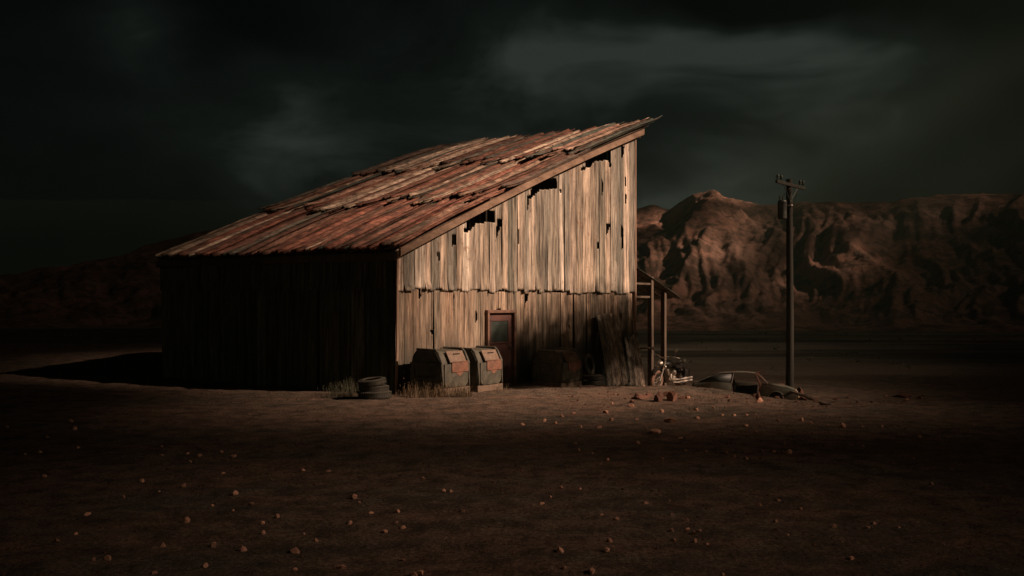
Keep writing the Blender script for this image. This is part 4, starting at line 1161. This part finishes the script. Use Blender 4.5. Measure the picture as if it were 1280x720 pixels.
# tree added out of view on the right: its crown shades the foot of the lit wall
tb = Vector((SH.x*8.5 + 0.283*34.6, SH.y*8.5 + 0.959*34.6, 0)); tb.z = zg(tb.x, tb.y)
tree = empty('added_shade_tree', 'added unseen tree whose broad flat crown shades the lit wall', 'tree', tb, 0)
M['leaf'] = plain('shade_tree_leaf', (0.06, 0.07, 0.035), (0.04, 0.045, 0.025), 0.8, 3, bump=0)
Pv = Vector((0.283, 0.959, 0)); m = MB(); rnd = random.Random(31)
m.tube([(0, 0, -0.4), (0.1, 0, 2.0), (-0.1, -0.2, 4.5), (0, -0.5, 7.2)], [0.30, 0.24, 0.2, 0.15], 10)
for k in range(12):
    e = Pv*(-3.2 + rnd.uniform(-4.2, 4.2)) + Vector((rnd.uniform(-1.5, 1.5), 0, 10.8+rnd.uniform(0, 1.6)))
    st = Vector((0, -0.3, 5.0+rnd.uniform(0, 2))); m.tube([st, st.lerp(e, .5)+Vector((0, 0, .5)), e], [0.09, 0.06, 0.02], 6)
m.build('trunk', M['pole'], tree)
m = MB()
for k in range(52000):
    u = rnd.uniform(-1.1, 1.1); q = rnd.gauss(0, 0.62); v = rnd.uniform(-1, 1)
    if u*u*0.9 + v*v*0.4 + q*q*0.45 > 1.25: continue
    if noise.noise(Vector((u*2.6, v*2, q*2.2))) < -0.42: continue
    c = Pv*(-3.2+u*4.6) + Vector((0.8*v, 0, 12.0 + q*1.35 - 0.35*u))
    d = Vector((rnd.uniform(-1, 1), rnd.uniform(-1, 1), rnd.uniform(-1, 1)))*0.052; e = Vector((rnd.uniform(-1, 1), rnd.uniform(-1, 1), rnd.uniform(-1, 1)))*0.052
    vs = [m.bm.verts.new(c+d), m.bm.verts.new(c+e), m.bm.verts.new(c-d), m.bm.verts.new(c-e)]; m.bm.faces.new(vs)
m.build('crown', M['leaf'], tree, smooth=False, normals=False)

# low scrub far out on the plain
m = MB(); rnd = random.Random(12)
for k in range(420):
    y = rnd.uniform(62, 330); x = rnd.uniform(-0.62, 0.62)*y
    z = zg(x, y); r = rnd.uniform(0.15, 0.55)*(1+y/400)
    for q in range(14):
        d = Vector((rnd.gauss(0, 1), rnd.gauss(0, 1), abs(rnd.gauss(0, .8)))); d.normalize(); p = Vector((x, y, z)) + d*r*rnd.uniform(.3, 1)
        e = Vector((rnd.uniform(-1, 1), rnd.uniform(-1, 1), rnd.uniform(-.4, 1)))*r*0.35; f = Vector((rnd.uniform(-1, 1), rnd.uniform(-1, 1), rnd.uniform(-.4, 1)))*r*0.35
        m.bm.faces.new([m.bm.verts.new(p), m.bm.verts.new(p+e), m.bm.verts.new(p+f)])
o = m.build('scrub', M['grass_dark'], None, smooth=False, normals=False); tag(o, 'low dark scrub dotted over the far plain', 'scrub', kind='stuff')

# ------------------------------------------------------------------ air
HAZE = True
if HAZE:
    b = bmesh.new(); bmesh.ops.create_cube(b, size=1.0)
    b.verts.index_update(); TOPI = [v.index for v in b.verts if v.co.z > 0]
    for v in b.verts:
        v.co = Vector((v.co.x*3560, 540 + v.co.y*2280, -30))
        
    for v in sorted(b.verts, key=lambda q: q.index)[:]:
        pass
    top = [v for v in b.verts if v.index in TOPI]
    for v in top: v.co.z = 175
    me = bpy.data.meshes.new('haze'); b.to_mesh(me); b.free()
    mt = bpy.data.materials.new('haze'); mt.use_nodes = True; nt = mt.node_tree; nt.nodes.clear()
    out = nt.nodes.new('ShaderNodeOutputMaterial'); pv = nt.nodes.new('ShaderNodeVolumePrincipled')
    pv.inputs['Color'].default_value = (0.48, 0.72, 0.54, 1); pv.inputs['Density'].default_value = 0.00024
    nt.links.new(pv.outputs[0], out.inputs['Volume'])
    me.materials.append(mt); o = bpy.data.objects.new('haze', me); COL.objects.link(o); o['kind'] = 'stuff'

# ------------------------------------------------------------------ sky
w = bpy.data.worlds.new('World'); scene.world = w; w.use_nodes = True
nt = w.node_tree; N = nt.nodes; Lk = nt.links
bg = N['Background']; bg.inputs['Strength'].default_value = 1.0
sky = N.new('ShaderNodeTexSky'); sky.sky_type = 'NISHITA'; sky.sun_disc = False
sky.sun_elevation = SUN_EL; sky.sun_rotation = math.atan2(SH.x, SH.y)
tc = N.new('ShaderNodeTexCoord')
def wn(scale, detail, rough, dist, sc=(1, 1, 1), loc=(0, 0, 0)):
    mp = N.new('ShaderNodeMapping'); mp.inputs['Scale'].default_value = sc; mp.inputs['Location'].default_value = loc
    Lk.new(tc.outputs['Generated'], mp.inputs['Vector'])
    n = N.new('ShaderNodeTexNoise'); n.inputs['Scale'].default_value = scale; n.inputs['Detail'].default_value = detail
    n.inputs['Roughness'].default_value = rough; n.inputs['Distortion'].default_value = dist
    Lk.new(mp.outputs[0], n.inputs['Vector']); return n
def wm_(op, a, b=0.0, c=None):
    o = N.new('ShaderNodeMath'); o.operation = op
    for i, v in enumerate((a, b) if c is None else (a, b, c)):
        if isinstance(v, (int, float)): o.inputs[i].default_value = v
        else: Lk.new(v, o.inputs[i])
    return o.outputs[0]
warp = wn(3.0, 5, 0.55, 0.0, (1, 1, 1.6), (2, 1, 4))
sub = N.new('ShaderNodeVectorMath'); sub.operation = 'SUBTRACT'; Lk.new(warp.outputs['Color'], sub.inputs[0]); sub.inputs[1].default_value = (0.5, 0.5, 0.5)
scl = N.new('ShaderNodeVectorMath'); scl.operation = 'SCALE'; Lk.new(sub.outputs[0], scl.inputs[0]); scl.inputs['Scale'].default_value = 0.22
addv = N.new('ShaderNodeVectorMath'); addv.operation = 'ADD'; Lk.new(tc.outputs['Generated'], addv.inputs[0]); Lk.new(scl.outputs[0], addv.inputs[1])
def sblob(px, py, sx, sy, amp):
    """a paler patch in the cloud cover, in the direction that the photo shows it"""
    d = Vector(((px-640)/F, 1.0, (HOR-py)/F)).normalized()
    s = N.new('ShaderNodeVectorMath'); s.operation = 'SUBTRACT'; Lk.new(addv.outputs[0], s.inputs[0]); s.inputs[1].default_value = d
    k = N.new('ShaderNodeVectorMath'); k.operation = 'MULTIPLY'; Lk.new(s.outputs[0], k.inputs[0]); k.inputs[1].default_value = (F/sx, 2.0, F/sy)
    ln = N.new('ShaderNodeVectorMath'); ln.operation = 'DOT_PRODUCT'; Lk.new(k.outputs[0], ln.inputs[0]); Lk.new(k.outputs[0], ln.inputs[1])
    e = wm_('EXPONENT', wm_('MULTIPLY', ln.outputs['Value'], -0.5))
    return wm_('MULTIPLY', e, amp)
tot = None
for a in ((740, 70, 120, 45, 0.75), (860, 75, 50, 35, 0.6), (1010, 125, 90, 40, 0.7), (650, 120, 300, 130, 0.30), (340, 200, 120, 50, 0.36), (172, 75, 28, 32, 0.40), (830, 235, 50, 22, 0.8), (930, 215, 130, 40, 0.45), (420, 215, 60, 60, 0.3)):
    v = sblob(*a); tot = v if tot is None else wm_('ADD', tot, v)
for a in ((990, 20, 150, 34, -0.8), (1250, 100, 110, 90, -0.2), (350, 60, 90, 50, -0.2)):
    tot = wm_('ADD', tot, sblob(*a))
n1 = wn(4.2, 8, 0.58, 0.9, (1, 1, 2.4), (0.3, 1.2, 0)); n2 = wn(1.6, 6, 0.5, 0.4, (1, 1, 2.0), (5, 2, 1))
tot = wm_('MULTIPLY', tot, wm_('MAXIMUM', wm_('MULTIPLY_ADD', n1.outputs['Fac'], 2.8, -0.42), 0.1))
tot = wm_('MAXIMUM', tot, 0.0)
rest = wm_('MULTIPLY', n2.outputs['Fac'], 0.10)
tot = wm_('MULTIPLY', wm_('ADD', tot, rest), 0.86)
rp = N.new('ShaderNodeValToRGB'); e = rp.color_ramp.elements
e[0].position = 0.0; e[0].color = (0.0004, 0.0006, 0.0003, 1); e[1].position = 1.0; e[1].color = (0.0230, 0.0275, 0.0235, 1)
k = e.new(0.45); k.color = (0.0048, 0.0066, 0.0052, 1)
Lk.new(tot, rp.inputs['Fac'])
mixn = N.new('ShaderNodeMix'); mixn.data_type = 'RGBA'; mixn.inputs[0].default_value = 0.0002
Lk.new(rp.outputs[0], mixn.inputs[6]); Lk.new(sky.outputs[0], mixn.inputs[7])
Lk.new(mixn.outputs[2], bg.inputs['Color'])

# ------------------------------------------------------------------ sun, camera, view
sd = bpy.data.lights.new('sun', 'SUN'); sd.energy = 5.0; sd.angle = R(0.9); sd.color = (1.0, 0.70, 0.52)
so = bpy.data.objects.new('sun', sd); COL.objects.link(so)
dirv = Vector((SH.x*math.cos(SUN_EL), SH.y*math.cos(SUN_EL), math.sin(SUN_EL)))
so.rotation_euler = dirv.to_track_quat('Z', 'Y').to_euler(); so.location = dirv*100

cd_ = bpy.data.cameras.new('camera'); cam = bpy.data.objects.new('camera', cd_); COL.objects.link(cam)
cam.location = (0, 0, CAMZ); cam.rotation_euler = (R(90), 0, 0)
cd_.sensor_width = 36; cd_.lens = F/1280*36; cd_.shift_y = (HOR-360)/1280
cd_.clip_end = 6000; cd_.clip_start = 0.1
scene.camera = cam
scene.view_settings.view_transform = 'Standard'; scene.view_settings.look = 'None'
scene.view_settings.exposure = 0.25; scene.view_settings.gamma = 1; scene.view_settings.use_curve_mapping = False
scene.cycles.transparent_max_bounces = 16
scene.cycles.max_bounces = 6
scene.cycles.volume_bounces = 0
